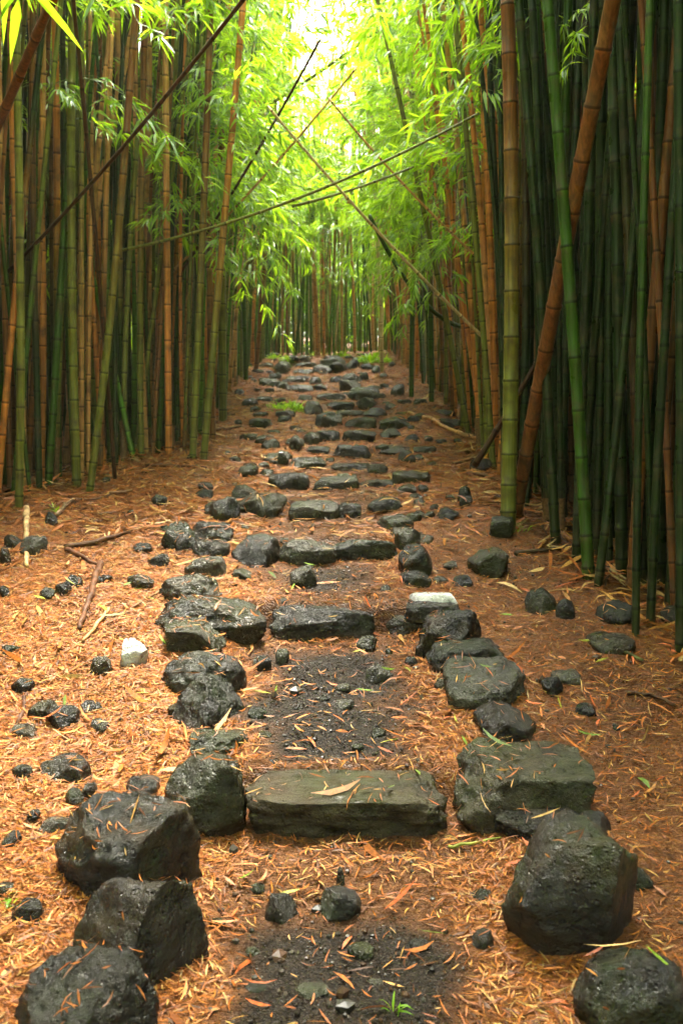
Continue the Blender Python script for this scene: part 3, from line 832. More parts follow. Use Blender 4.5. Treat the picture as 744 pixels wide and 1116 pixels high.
def rock(x0, y0, x1, y1, label=None, style='boulder', mat=None, depth=.85, bury=.12, cat='stone', group=None, name='stone', yaw=None, d=None, planes=None):
    cx = .5 * (x0 + x1); h = y1 - y0; y1b = y1 + h * bury
    if d is None: d = hit(cx, min(y1, 1112) if y1 < 1116 else y1)[1]
    # depth along view
    w = (x1 - x0) / F * d
    ry = w * depth / 2
    dc = d + ry * .75
    vc = .5 * (y0 + y1b)
    r = ray(cx, vc); cen = r * dc + [0, 0, EYE]
    th = math.atan2(-r[2], 1.0)
    pix = dc / F / CP
    half = (y1b - y0) / 2 * pix
    s2 = half ** 2 - (ry * math.sin(th)) ** 2
    if s2 < (.35 * half) ** 2:
        ry = .9 * half / max(math.sin(th), .05) * .93 if math.sin(th) > .05 else ry
        s2 = max(half ** 2 - (ry * math.sin(th)) ** 2, (.35 * half) ** 2)
    rz = math.sqrt(s2) / max(math.cos(th), .3)
    rx = (x1 - x0) / 2 * pix
    # never let a stone hover
    gz = float(ground(cen[0], cen[1], False))
    if cen[2] - rz > gz - .01: 
        bot = gz - .02; top = cen[2] + rz; cen[2] = .5 * (bot + top); rz = .5 * (top - bot)
    top = cen[2] + rz; rz *= 1.35 if (x1 - x0) < 60 else 1.2; cen[2] = top - rz
    seed = len(ROCKS) * 13 + 5
    big = (x1 - x0) > 60
    me = rock_mesh((rx * 1.03, ry, rz), seed, style, 5 if big else 4 if (x1 - x0) > 22 else 3, name, planes)
    me.materials.clear(); me.materials.append(mat or M_ROCK)
    o = link(name, me); o.location = cen
    props(o, label, cat, group)
    ROCKS.append(dict(o=o, px=cx, py=y1, w=x1 - x0, label=label, y=cen[1], x=cen[0], mat=(mat or M_ROCK).name, cat=cat, rad=(rx, ry, rz)))
    return o
def zr(X0, Y0, X1, Y1, *a, **k): return rock(220 + X0 / 2.48, 370 + Y0 / 2.48, 220 + X1 / 2.48, 370 + Y1 / 2.48, *a, **k)
GE = 'basalt boulders edging the path'; GS = 'step stones laid across the path'; GL = 'loose stones lying in the litter'
# left edging
rock(12, 1038, 174, 1150, 'rounded black boulder in the bottom left corner with a dry leaf on it', 'round', group=GE, depth=.8, planes=[(-.2,-.5,.85,.6),(.7,-.6,.3,.6)])
rock(75, 956, 226, 1080, 'dark boulder with a ridge down its face, wedged above the corner boulder', 'angular', group=GE, depth=.8, planes=[(-.6,-.6,.55,.5),(.8,-.55,.15,.42),(0,.2,1,.8)])
rock(60, 864, 218, 990, 'largest left boulder, wet and furrowed on top, mossy underneath', 'round', group=GE, depth=.85, planes=[(-.1,-.35,.95,.72),(.85,-.5,-.05,.62),(-.7,-.5,-.3,.8)])
rock(178, 820, 270, 908, 'rough greenish boulder left of the nearest step', 'boulder', M_MOSS, group=GE, depth=.7)
rock(136, 846, 176, 868, None, 'slab', group=GE)
rock(205, 796, 272, 824, None, 'slab', M_MOSS, group=GE)
rock(184, 734, 266, 797, 'pointed faceted boulder with wet face, left edge of the path', 'angular', group=GE, depth=.7, planes=[(-.6,-.55,.5,.42),(.75,-.5,.4,.4)])
rock(174, 709, 268, 757, 'long smooth dark boulder beneath the mossy wedge, left edging', 'round', group=GE, depth=.6)
rock(178, 675, 246, 713, 'mossy wedge shaped stone with sharp peak, left edging', 'angular', M_MOSS, group=GE)
rock(168, 650, 290, 694, 'long low boulder reaching right to the second step', 'boulder', group=GE, depth=.5)
rock(173, 625, 242, 662, 'broad humped stone above the long low boulder, left edging', 'boulder', M_PALE, group=GE)
rock(202, 606, 246, 632, None, 'slab', M_PALE, group=GE)
rock(210, 588, 250, 606, None, 'slab', group=GE)
rock(208, 568, 254, 592, None, 'slab', group=GE)
rock(227, 541, 262, 568, 'round knob stone stacked on flat stones left of the third step', 'boulder', group=GE)
rock(252, 528, 283, 546, None, 'boulder', M_MOSS, group=GE)
rock(255, 537, 312, 565, 'large mossy boulder left of the fourth step', 'boulder', M_MOSS, group=GE)
rock(250, 582, 306, 617, 'squarish wet boulder at the left end of the third step', 'boulder', group=GS, cat='step stone', name='step_stone')
rock(176, 568, 214, 597, 'dark round stone beside the left edging, twin lumps on top', 'round', group=GE)
rock(190, 582, 214, 600, None, 'round', group=GE)
rock(160, 603, 185, 617, None, 'boulder', group=GL)
rock(138, 626, 168, 641, None, 'boulder', group=GL)
rock(145, 592, 165, 603, None, 'boulder', group=GL)
# litter stones left
rock(42, 821, 99, 854, 'flat oval black stone in the litter, nearest large one left', 'round', group=GL)
rock(12, 832, 36, 850, None, 'round', group=GL)
rock(30, 762, 62, 782, None, 'boulder', group=GL); rock(50, 768, 87, 793, None, 'boulder', group=GL)
rock(98, 714, 123, 734, None, 'boulder', M_PALE, group=GL)
rock(130, 696, 161, 728, 'bright white stone lying in the orange litter', 'angular', M_WHITE, group=GL)
rock(12, 738, 37, 753, None, 'boulder', group=GL); rock(0, 702, 22, 714, None, 'boulder', group=GL)
rock(12, 789, 40, 804, None, 'boulder', M_PALE, group=GL); rock(42, 888, 81, 909, None, 'round', M_PALE, group=GL)
rock(70, 860, 92, 880, None, 'boulder', group=GL); rock(88, 853, 106, 870, None, 'boulder', group=GL)
rock(88, 763, 112, 776, None, 'boulder', group=GL); rock(98, 783, 120, 797, None, 'boulder', M_PALE, group=GL)
rock(20, 584, 51, 606, None, 'boulder', M_PALE, group=GL); rock(0, 596, 12, 616, None, 'boulder', group=GL); rock(4, 583, 24, 600, None, 'boulder', group=GL)
rock(48, 558, 63, 573, 'small dark stone lying at the foot of the left grove', 'boulder', group=GL)
rock(72, 626, 90, 641, None, 'boulder', group=GL); rock(60, 634, 78, 648, None, 'boulder', group=GL); rock(42, 640, 60, 652, None, 'boulder', group=GL)
rock(165, 539, 182, 550, None, 'boulder', M_PALE, group=GL); rock(214, 525, 232, 535, None, 'boulder', group=GL); rock(212, 533, 232, 543, None, 'boulder', group=GL)
rock(0, 638, 10, 650, None, 'boulder', group=GL); rock(28, 882, 44, 895, None, 'boulder', group=GL); rock(0, 905, 24, 925, None, 'boulder', group=GL)
rock(12, 980, 48, 1003, None, 'boulder', group=GL)
# right edging
rock(622, 1034, 752, 1140, 'smooth dark boulder cut by the bottom right corner', 'round', group=GE, depth=.8)
rock(546, 893, 700, 1043, 'largest right boulder, squarish with pitted wet face', 'boulder', group=GE, depth=.7, planes=[(-.3,-.7,.65,.56),(-.1,-1,-.35,.64),(.9,-.42,-.1,.58),(-.75,-.1,.62,.66),(.45,.1,.9,.7),(-.8,-.4,-.45,.78),(-.1,-.15,1,.62)])
rock(493, 812, 650, 898, 'broad olive slab boulder right of the nearest step', 'slab', M_STEP, group=GE, depth=.7, planes=[(0,-.25,.97,.62),(.05,-.97,.1,.7),(-.8,-.3,.5,.72)])
rock(533, 878, 636, 914, 'thin flat slab wedged under the olive slab boulder', 'slab', group=GE, depth=.5)
rock(622, 884, 668, 916, None, 'boulder', group=GE)
rock(517, 762, 590, 812, 'low triangular dark stone with a red leaf, right edging', 'angular', group=GE, depth=.9)
rock(483, 717, 573, 771, 'broad light topped boulder, middle of the right edging', 'slab', M_PALE, group=GE, depth=.9, planes=[(-.1,-.5,.9,.5),(.8,-.5,.1,.7)])
rock(465, 696, 550, 728, 'flat wet boulder lying behind the light topped one', 'slab', group=GE, depth=.8)
rock(453, 664, 525, 712, 'dark humped boulder right of the second step', 'boulder', group=GE, depth=.7)
rock(420, 667, 475, 689, 'low dark stone at the right end of the second step', 'slab', group=GE)
rock(445, 645, 498, 669, 'low stone, the shine of its flat wet top painted white', 'slab', M_WHITE, group=GE)  # white material stands in for the sky's highlight on its wet top
rock(440, 652, 502, 676, None, 'slab', group=GE)
rock(434, 592, 471, 628, 'rounded upright stone right of the third step', 'round', group=GE)
rock(430, 576, 458, 600, None, 'boulder', M_PALE, group=GE)
rock(412, 562, 450, 578, None, 'slab', M_PALE, group=GE)
rock(400, 541, 439, 559, 'smooth dark oval stone right of the fourth step', 'round', group=GE)
rock(436, 622, 470, 640, None, 'slab', group=GE)
rock(510, 596, 554, 629, 'mossy sided stone standing alone on the right bank', 'boulder', M_MOSS, group=GL)
rock(572, 641, 608, 669, 'rounded stone beside a smaller one before the right grove', 'boulder', M_MOSS, group=GL)
rock(605, 652, 626, 675, 'small round stone touching a larger one before the right grove', 'round', group=GL)
rock(533, 562, 560, 586, 'dark stone at the foot of the corner culm', 'boulder', M_MOSS, group=GL)
rock(500, 540, 515, 552, None, 'boulder', group=GL); rock(475, 553, 500, 564, None, 'boulder', group=GL)
rock(512, 499, 536, 515, 'dark stone beside the fallen poles on the right', 'boulder', group=GL)
rock(590, 738, 614, 756, None, 'boulder', group=GL); rock(626, 766, 652, 782, None, 'boulder', group=GL); rock(600, 730, 632, 745, None, 'slab', M_PALE, group=GL)
rock(640, 690, 690, 712, None, 'slab', M_MOSS, group=GL); rock(720, 660, 744, 680, None, 'boulder', group=GL); rock(650, 655, 690, 682, None, 'boulder', group=GL)
rock(514, 1012, 538, 1032, None, 'round', group=GL); rock(686, 945, 712, 968, None, 'boulder', group=GL)
# in the path
rock(284, 973, 328, 1004, 'grey stone set in the soil below the nearest step', 'angular', group=GL)
rock(345, 966, 394, 1000, 'pair forming stone bedded in soil below the nearest step, right one', 'boulder', group=GL)
rock(398, 724, 426, 742, None, 'boulder', M_PALE, group=GL); rock(388, 692, 411, 709, None, 'boulder', M_PALE, group=GL)
rock(316, 616, 345, 640, None, 'boulder', M_PALE, group=GL); rock(275, 715, 296, 730, None, 'boulder', group=GL); rock(300, 707, 315, 722, None, 'boulder', M_PALE, group=GL)
rock(270, 770, 292, 784, None, 'boulder', group=GL); rock(366, 945, 376, 966, None, 'round', M_PALE, group=GL); rock(452, 700, 466, 716, None, 'boulder', group=GL)
rock(440, 715, 455, 728, None, 'boulder', group=GL)
# steps
rock(268, 842, 488, 908, 'nearest step, a long flat slab with rough wet front', 'slab', M_STEP, group=GS, cat='step stone', depth=.5, planes=[(0,-.1,1,.55),(0,-1,-.15,.7)], name='step_stone')
rock(294, 660, 408, 696, 'second step, a long thin wet slab', 'slab', group=GS, cat='step stone', depth=.32, name='step_stone')
rock(304, 588, 366, 615, 'third step, its left long stone', 'slab', M_PALE, group=GS, cat='step stone', depth=.4, name='step_stone')
rock(358, 587, 432, 612, 'third step, its right low stone over a dark hollow', 'slab', group=GS, cat='step stone', depth=.35, name='step_stone')
SL = {'L': 'left', 'R': 'right'}
def st(*a, n=None, m=None, **k): zr(*a, n, 'slab', m, group=GS, cat='step stone', depth=.45, name='step_stone', **k)
st(235, 435, 370, 490, n='fourth step, its broad rounded left stone', m=M_PALE); st(362, 440, 430, 486, n='fourth step, its smaller right stone')
st(180, 358, 290, 404, n='fifth step, its dark left stone'); st(300, 368, 425, 410, n='fifth step, its long middle stone', m=M_PALE); st(425, 378, 525, 400, n='fifth step, its thin right stone')
st(235, 318, 342, 350, n='sixth step, its mossy left slab', m=M_MOSS); st(350, 334, 455, 356, n='sixth step, its dark right slab')
st(275, 288, 345, 310, n='seventh step, its small left slab'); st(350, 284, 457, 322, n='seventh step, its black right slab')
st(305, 245, 372, 277, n='eighth step, its left block'); st(380, 244, 470, 279, n='eighth step, its right block with dark front')
st(385, 210, 472, 240, n='ninth step, its light flat slab', m=M_PALE); st(305, 195, 380, 236, n='ninth step, its left lump', m=M_PALE)
st(335, 168, 412, 192, n='tenth step slab counting from the camera'); st(310, 145, 390, 166, n='eleventh step slab counting from the camera', m=M_PALE)
st(225, 122, 302, 142, n='twelfth step slab counting from the camera'); st(215, 98, 300, 116, n='thirteenth step slab counting from the camera', m=M_PALE); st(245, 80, 302, 96, n='fourteenth step slab counting from the camera'); st(250, 62, 310, 78, n='topmost step slab at the crest')
def zz(*a, m=None, s='boulder'): zr(*a, None, s, m, group='stones heaped beside the upper steps')
for b in [(465, 285, 575, 310, M_PALE), (530, 298, 577, 334, M_PALE), (480, 240, 540, 272, M_PALE), (275, 250, 325, 282, M_PALE), (235, 258, 272, 300, M_MOSS), (160, 268, 212, 300, M_MOSS), (138, 258, 180, 284, M_MOSS),
          (432, 184, 500, 212, None), (478, 206, 562, 242, M_MOSS), (553, 206, 596, 227, None), (415, 155, 475, 184, M_PALE), (390, 130, 470, 166, M_MOSS), (275, 165, 330, 205, M_PALE),
          (370, 108, 430, 142, M_PALE), (378, 90, 430, 120, M_MOSS), (155, 103, 212, 128, M_MOSS), (198, 114, 238, 132, M_PALE), (193, 58, 247, 92, M_MOSS), (298, 66, 362, 94, None), (318, 42, 388, 76, M_PALE), (345, 60, 395, 92, None),
          (385, 55, 426, 80, None), (425, 88, 450, 112, M_MOSS), (428, 64, 470, 82, None), (458, 70, 482, 92, M_PALE), (640, 213, 702, 240, None), (510, 120, 548, 150, M_MOSS), (86, 134, 116, 154, None), (108, 158, 152, 180, None),
          (98, 340, 152, 370, M_PALE), (495, 168, 527, 190, M_PALE), (288, 100, 322, 122, M_PALE), (472, 478, 572, 512, M_PALE), (508, 506, 580, 545, M_PALE), (405, 48, 440, 62, None), (480, 90, 505, 106, None), (500, 60, 525, 76, None),
          (225, 40, 262, 60, None), (262, 42, 300, 60, M_PALE), (180, 90, 215, 108, M_MOSS), (345, 100, 375, 118, None), (302, 120, 345, 140, None), (480, 118, 505, 134, None), (340, 200, 375, 222, None), (545, 255, 590, 275, None), (600, 260, 625, 275, None),
          (335, 318, 360, 332, None), (555, 232, 575, 245, None), (690, 395, 728, 440, None), (640, 465, 690, 488, None), (130, 180, 160, 195, None), (60, 300, 80, 312, None), (205, 300, 238, 340, M_MOSS)]:
    zz(*b[:4], m=b[4])

def overl(px, py, w, h, f=.42, g=.8): return any(abs(q['px'] - px) < (q['w'] + w) * f and abs(q['py'] - py) < h * g for q in ROCKS)
rows = sorted(STEPY[4:] + [.5 * (a + b) for a, b in zip(STEPY[8:-1], STEPY[9:])])
for y in rows:
    x = float(XC(y)) - .52 + rnd.uniform(0, .1)
    while x < float(XC(y)) + .5:
        wm = rnd.uniform(.16, .36); xm = x + wm / 2; x += wm * .98
        yy_ = y - .07 + rnd.gauss(0, .03)
        px, py, dp = project((xm, yy_, float(ground(xm, yy_, False)))); px = float(px); py = float(py); w = wm * 1.04 * F / y; h = max(.085 * F / y * rnd.uniform(.8, 1.3), 4)
        if overl(px, py, w, h, .36, .7): continue
        rock(px - w / 2, py - h * .75, px + w / 2, py + h * .25, None, 'slab', rnd.choice((None, M_PALE, M_STEP, M_STEP)), cat='step stone', name='step_stone', group='slabs of the upper steps', depth=.6)
k = 0
for t_ in range(3000):
    if k >= 55: break
    y = rnd.uniform(8.8, 18.2); x = float(XC(y)) + rnd.choice((-1, 1)) * abs(rnd.gauss(.62, .16))
    px, py, dp = project((x, y, float(ground(x, y, False)))); px = float(px); py = float(py)
    w = rnd.uniform(.10, .26) * F / y; h = max(w * rnd.uniform(.28, .5), 3)
    if overl(px, py, w, h): continue
    rock(px - w / 2, py - h * .8, px + w / 2, py + h * .2, None, rnd.choice(('slab', 'boulder')), rnd.choice((None, M_PALE, M_STEP, M_MOSS)), group='stones heaped beside the upper steps', depth=.7); k += 1

k = 0
for t_ in range(3000):      # gaps of the edging
    if k >= 46: break
    y = rnd.uniform(4.3, 9.2); x = float(XC(y)) + rnd.choice((-1, 1)) * abs(rnd.gauss(.66, .09))
    px, py, dp = project((x, y, float(ground(x, y, False)))); px = float(px); py = float(py)
    w = rnd.uniform(.07, .16) * F / y; h = w * rnd.uniform(.4, .65)
    if overl(px, py, w, h, .36, .6): continue
    rock(px - w / 2, py - h * .75, px + w / 2, py + h * .25, None, rnd.choice(('angular', 'boulder')), rnd.choice((None, M_PALE, M_STEP, M_MOSS)), group='small stones filling the edging', depth=.8); k += 1

# small scattered stones (individual)
def clear(px, py, r):
    return all((q['px'] - px) ** 2 + ((q['py'] - py) * 1.5) ** 2 > (q['w'] / 2 + r) ** 2 for q in ROCKS)
k = 0; tries = 0
while k < 45 and tries < 3000:
    tries += 1
    y = 2.7 + 14 * rnd.random() ** 1.3
    x = float(XC(y)) + rnd.choice((-1, 1)) * abs(rnd.gauss(0, .75))
    if x < xl(y) + .1 or x > xr(y) - .1: continue
    px, py, dp = project((x, y, float(ground(x, y, False)))); px = float(px); py = float(py)
    w = rnd.uniform(.035, .11) * F / y
    if px < 5 or px > 735 or py > 1100 or not clear(px, py, w) : continue
    h = w * rnd.uniform(.45, .65)
    rock(px - w / 2, py - h * .8, px + w / 2, py + h * .2, None, 'boulder', rnd.choice((None, M_PALE, M_MOSS, None)), group=GL); k += 1

# labels for the rest: side, finish and order counted from the camera
MN = {'worn_step_stone': 'brown', 'wet_basalt': 'dark', 'mossy_basalt': 'mossy', 'wet_grey_stone': 'wet grey', 'white_stone_and_shine': 'white'}
gl = {}
for q in ROCKS:
    if q['label']: continue
    dx = q['x'] - float(XC(q['y']))
    side = 'on the path' if abs(dx) < .5 else ('left of the path' if dx < 0 else 'right of the path')
    size = 'tiny' if q['rad'][0] < .035 else 'small' if q['rad'][0] < .07 else 'mid-sized'
    gl.setdefault((size, MN[q['mat']], side, q['cat']), []).append(q)
for (size, mn, side, ct), l in gl.items():
    l.sort(key=lambda q: q['y'])
    for k, q in enumerate(l):
        q['o']['label'] = f'only {size} {mn} {ct} {side}' if len(l) == 1 else f'{size} {mn} {ct} {side}, {ordinal(k + 1)} nearest of {len(l)} alike'

# ------------------------------------------------------------------ sticks and poles on the ground
def stick(pts, wpx, col, label, cat='stick', name='stick', lift=.5, jitter=.01, sides=8, bamboo=False, group='dead wood lying in the litter'):
    P = []
    for (x, y) in pts:
        P.append(hit(x, y))
    P = np.array(P); d = P[:, 1].mean(); r = wpx / 2 / F * d
    n = max(8, int(np.linalg.norm(P[-1] - P[0]) / .04)); s = np.linspace(0, len(P) - 1, n)
    Q = np.stack([np.interp(s, np.arange(len(P)), P[:, j]) for j in range(3)], -1)
    gz = ground(Q[:, 0], Q[:, 1], True); ln = np.linspace(0, 1, n)
    lin = gz[0] * (1 - ln) + gz[-1] * ln
    Q[:, 2] = np.maximum(.5 * (lin + gz), gz - r * .2) + r * lift + .008
    g = np.random.RandomState(int(P[0, 0] * 1000) % 1000)
    if not bamboo: Q += np.stack([g.normal(0, jitter * .4, n), g.normal(0, jitter * .2, n), g.normal(0, jitter * .2, n)], -1)
    rad = r * (1 - .35 * ln) * (1 + .1 * g.normal(0, 1, n))
    if bamboo:
        rad = r * np.ones(n) * (1 + .1 * (np.arange(n) % 7 == 0))
    V, fl = tube(Q, rad, sides); o0 = Q.mean(0)
    uv = np.stack([np.zeros(len(V)), np.repeat(np.arange(n) / 7, sides)], -1)
    o = link(name, mesh_np(name, V - o0, fl, [M_BAM if bamboo else M_WOOD], np.array(col), uv)); o.location = o0
    props(o, label, cat, group); return o
stick([(72, 600), (142, 583)], 6.5, (.10, .045, .02), 'brown stick pointing at the edging stones, upper left litter')
stick([(110, 616), (98, 655), (86, 691)], 8.5, (.085, .035, .015), 'thick dark brown branch lying steeply in the left litter')
stick([(74, 604), (108, 619)], 6, (.10, .04, .018), 'short stub meeting the top of the thick dark branch')
stick([(186, 638), (150, 662), (118, 684)], 3, (.22, .11, .05), 'thin pale twig slanting below the thick dark branch')
stick([(29, 556), (30, 620)], 7, (.50, .32, .15), 'straw coloured strip of split bamboo pointing at the camera')
stick([(118, 668), (92, 703)], 5, (.45, .24, .10), 'pale orange split strip beside the thick dark branch')
stick([(62, 565), (78, 548), (120, 542)], 4, (.12, .06, .03), 'crooked twig at the foot of the left grove')
stick([(62, 564), (80, 545)], 4, (.34, .22, .12), 'pale broken piece crossing the crooked twig')
stick([(160, 508), (226, 512)], 4, (.11, .05, .022), 'brown twig along the corner of the left grove')
stick([(120, 540), (145, 535)], 4.5, (.20, .10, .05), 'short twig below the middle of the left grove')
stick([(232, 472), (262, 467)], 4, (.13, .06, .03), 'short branch beyond the corner of the left grove')
stick([(20, 790), (28, 760), (30, 755)], 5, (.07, .03, .015), 'dark stub standing among stones at the left edge')
stick([(445, 453), (490, 470), (545, 490)], 5, (.42, .20, .07), 'long orange fallen pole on the right bank', 'pole', 'fallen_pole', bamboo=True)
stick([(470, 462), (530, 470), (590, 480)], 4.5, (.36, .17, .06), 'second fallen pole running behind the corner culm', 'pole', 'fallen_pole', bamboo=True)
stick([(494, 508), (520, 501)], 3.5, (.12, .06, .03), 'short dark twig beside the stone near fallen poles')
stick([(505, 515), (560, 528), (590, 540)], 3.5, (.17, .09, .04), 'thin twig lying towards the corner culm')
stick([(560, 608), (610, 598)], 6, (.06, .04, .02), 'dark branch between corner culm and right grove')
stick([(655, 578), (673, 605)], 8, (.40, .22, .10), 'pale cut culm end deep in the right grove', 'pole', 'fallen_pole', bamboo=True)
stick([(715, 632), (744, 638)], 8, (.40, .22, .10), 'pale fallen culm at the right picture edge', 'pole', 'fallen_pole', bamboo=True)
stick([(684, 756), (712, 764), (736, 774)], 5, (.06, .03, .015), 'dark crooked stick on the lower right bank')
stick([(655, 700), (700, 722)], 5, (.10, .10, .03), 'olive fallen stem in front of the right grove')
stick([(600, 497), (612, 520)], 7, (.60, .40, .20), 'pale sheath leaning behind the leaning orange culm')
stick([(487, 924), (545, 914)], 4, (.25, .26, .05), 'yellow green stem beside the olive slab boulder')
stick([(228, 860), (250, 800)], 3, (.20, .10, .04), 'thin twig in the soil left of the black gravel')

# ------------------------------------------------------------------ BVH of stones + ground for litter
def litter(name, n, region, lenr, wr, pal, label, dens=None, seed=1, lift=.004, curl=.25, onrock=.13):
    g = np.random.RandomState(seed)
    x0, x1, y0, y1 = region
    x = g.uniform(x0, x1, n); y = y0 + (y1 - y0) * g.rand(n)
    keep = (np.abs(x) < .36 * y + .5)
    if dens is not None: keep &= g.rand(n) < dens(x, y)
    x, y = x[keep], y[keep]; n = len(x)
    z = ground(x, y, True)
    a = g.uniform(0, 2 * np.pi, n); tilt = g.normal(0, .08, n)
    nrm = np.zeros((n, 3)); nrm[:, 2] = 1
    # lie on stones
    alive = np.ones(n, bool)
    for (bv, bx0, bx1, by0, by1) in BV:
        for k in np.nonzero((x > bx0) & (x < bx1) & (y > by0) & (y < by1))[0]:
                h = bv.ray_cast(Vector((x[k], y[k], 6)), Vector((0, 0, -1)))
                if h[0] is not None and h[0].z > z[k]:
                    if g.rand() > onrock or h[1].z < .6: alive[k] = False
                    z[k] = h[0].z; nrm[k] = h[1]
    x, y, z, a, tilt, nrm = (q[alive] for q in (x, y, z, a, tilt, nrm)); n = len(x)
    L = g.uniform(*lenr, n) * np.where(g.rand(n) < .12, 1.6, 1); W = g.uniform(*wr, n)
    e = .02
    gxs = (ground(x + e, y, False) - ground(x - e, y, False)) / (2 * e); gys = (ground(x, y + e, False) - ground(x, y - e, False)) / (2 * e)
    gxs = np.clip(gxs, -.8, .8); gys = np.clip(gys, -.8, .8)
    flat = nrm[:, 2] > .9999
    nn = np.where(flat[:, None], np.stack([-gxs, -gys, np.ones(n)], -1), nrm); nn /= np.linalg.norm(nn, axis=1)[:, None]
    d = np.stack([np.cos(a), np.sin(a), np.zeros(n)], -1); d -= nn * (d * nn).sum(1)[:, None]; d += nn * tilt[:, None]; d /= np.linalg.norm(d, axis=1)[:, None]
    s = np.cross(nn, d); roll = g.normal(0, .35, n); s = s * np.cos(roll)[:, None] + nn * np.sin(roll)[:, None]
    p = np.stack([x, y, z], -1) + nn * (lift + np.abs(tilt) * L * .35 + g.rand(n) * .012)[:, None]
    cu = g.normal(0, curl, n) * L; bd = g.normal(0, .12, n) * L
    rows = []
    for f, wf in ((-.5, .12), (-.2, .9), (.15, 1.0), (.5, .05)):
        c = p + d * (L * f)[:, None] + nn * (cu * (f * f) + 0)[:, None] + s * (bd * f * f * 2)[:, None]
        rows += [c + s * (W * wf / 2)[:, None], c - s * (W * wf / 2)[:, None]]
    V = np.stack(rows, 1)
    base = np.arange(n)[:, None, None] * 8
    Q = (np.array([[0, 1, 3, 2], [2, 3, 5, 4], [4, 5, 7, 6]])[None] + base).reshape(-1, 4)
    pal = np.array(pal); pc = pal[g.randint(0, len(pal), n)] * g.uniform(.5, 1.1, (n, 1)) * np.array([.88, .82, .56])
    o = link(name, mesh_np(name, V.reshape(-1, 3), [Q], [M_LIT], np.repeat(pc, 8, axis=0)))
    props(o, label, 'leaf litter', None, 'stuff')
BV = []
dg = bpy.context.evaluated_depsgraph_get()
for q in ROCKS:
    o = q['o']; me = o.data
    vs = np.empty(len(me.vertices) * 3, np.float32); me.vertices.foreach_get('co', vs); vs = vs.reshape(-1, 3) + np.array(o.location)
    fs = [tuple(p.vertices) for p in me.polygons]
    if q['y'] > 11: continue
    BV.append((BVHTree.FromPolygons([tuple(v) for v in vs], fs), vs[:, 0].min(), vs[:, 0].max(), vs[:, 1].min(), vs[:, 1].max()))
PAL = [(.40, .135, .030), (.34, .105, .022), (.46, .20, .055), (.50, .28, .10), (.24, .075, .018), (.36, .12, .03), (.48, .31, .14), (.30, .085, .018), (.42, .155, .035), (.14, .05, .015), (.36, .115, .028), (.10, .04, .015)]
def dens(x, y):
    s, g = fields(x, y)
    k = np.where(np.abs(x - XC(y)) < .6, .80, 1.18)
    return np.clip(1 - k * s - .95 * g, .05, 1)
litter('leaf_litter', 112000, (-2.4, 2.6, 2.2, 6.5), (.018, .075), (.0025, .007), PAL, 'orange dry bamboo leaves strewn over the near ground', dens, 1)
litter('leaf_litter', 70000, (-3.4, 2.6, 6.5, 19), (.05, .14), (.007, .015), PAL, 'orange dry bamboo leaves strewn over the far slope', dens, 2)
litter('sheath_litter', 600, (-2.4, 2.6, 2.2, 9), (.10, .22), (.012, .03), PAL[:7] + [(.6, .42, .24)], 'broad papery sheaths among the fallen leaves', dens, 3, curl=.5, lift=.008, onrock=.05)
def dens_edge(x, y):
    e = np.minimum(np.abs(x - xl(y) + .15), np.abs(x - xr(y) - .2)); return np.clip(1 - e / .45, 0, 1)
litter('grove_foot_litter', 15000, (-3.4, 2.4, 4.4, 13), (.10, .30), (.010, .03), PAL[:7] + [(.5, .36, .2), (.10, .05, .02), (.05, .025, .012)], 'heaped sheaths and twigs about the feet of the culms', dens_edge, 6, curl=.5, lift=.02)
litter('green_leaf_litter', 60, (-2.0, 2.2, 2.3, 6), (.06, .12), (.010, .018), [(.18, .30, .04), (.35, .38, .06), (.12, .2, .03)], 'freshly fallen green and yellow leaves', None, 4, lift=.012, onrock=.8)
litter('red_leaf_litter', 500, (-1.6, 2.2, 2.3, 6), (.05, .11), (.008, .014), [(.50, .13, .05), (.55, .20, .08)], 'reddish fallen leaves along the path', None, 5, lift=.01, onrock=.25)

# wet gravel
def gravel(name, n, region, dens, rr, pal, seed, label):
    g = np.random.RandomState(seed); x = g.uniform(region[0], region[1], n); y = g.uniform(region[2], region[3], n)
    k = g.rand(n) < dens(x, y); x, y = x[k], y[k]; n = len(x); z = ground(x, y, True)
    v, f = ico(1); r = g.uniform(*rr, n) * (1 + 1.5 * (g.rand(n) < .05))
    sc = g.uniform(.6, 1.2, (n, 1, 3)); jit = 1 + g.normal(0, .14, (n, len(v), 1))
    V = v[None] * jit * sc * r[:, None, None] + np.stack([x, y, z + r * .15], -1)[:, None]
    Fa = (f[None] + (np.arange(n) * len(v))[:, None, None]).reshape(-1, 3)
    pal = np.array(pal)
    o = link(name, mesh_np(name, V.reshape(-1, 3), [Fa], [M_GRAV], np.repeat(pal[g.randint(0, len(pal), n)], len(v), axis=0), None, False))
    props(o, label, 'gravel', None, 'stuff')
gravel('gravel', 26000, (-.7, .9, 2.2, 6.4), lambda x, y: fields(x, y)[1] * .95 + .03 * fields(x, y)[0], (.002, .0052), [(.014, .011, .008), (.03, .022, .015), (.018, .013, .009), (.045, .035, .025), (.05, .025, .012)], 8, 'wet black gravel worn bare on the path')
gravel('pebbles', 5000, (-2.5, 2.6, 2.2, 11), lambda x, y: .08 + .45 * fields(x, y)[0], (.005, .013), [(.03, .027, .02), (.05, .04, .03), (.05, .025, .012)], 9, 'small wet pebbles scattered in soil and litter')

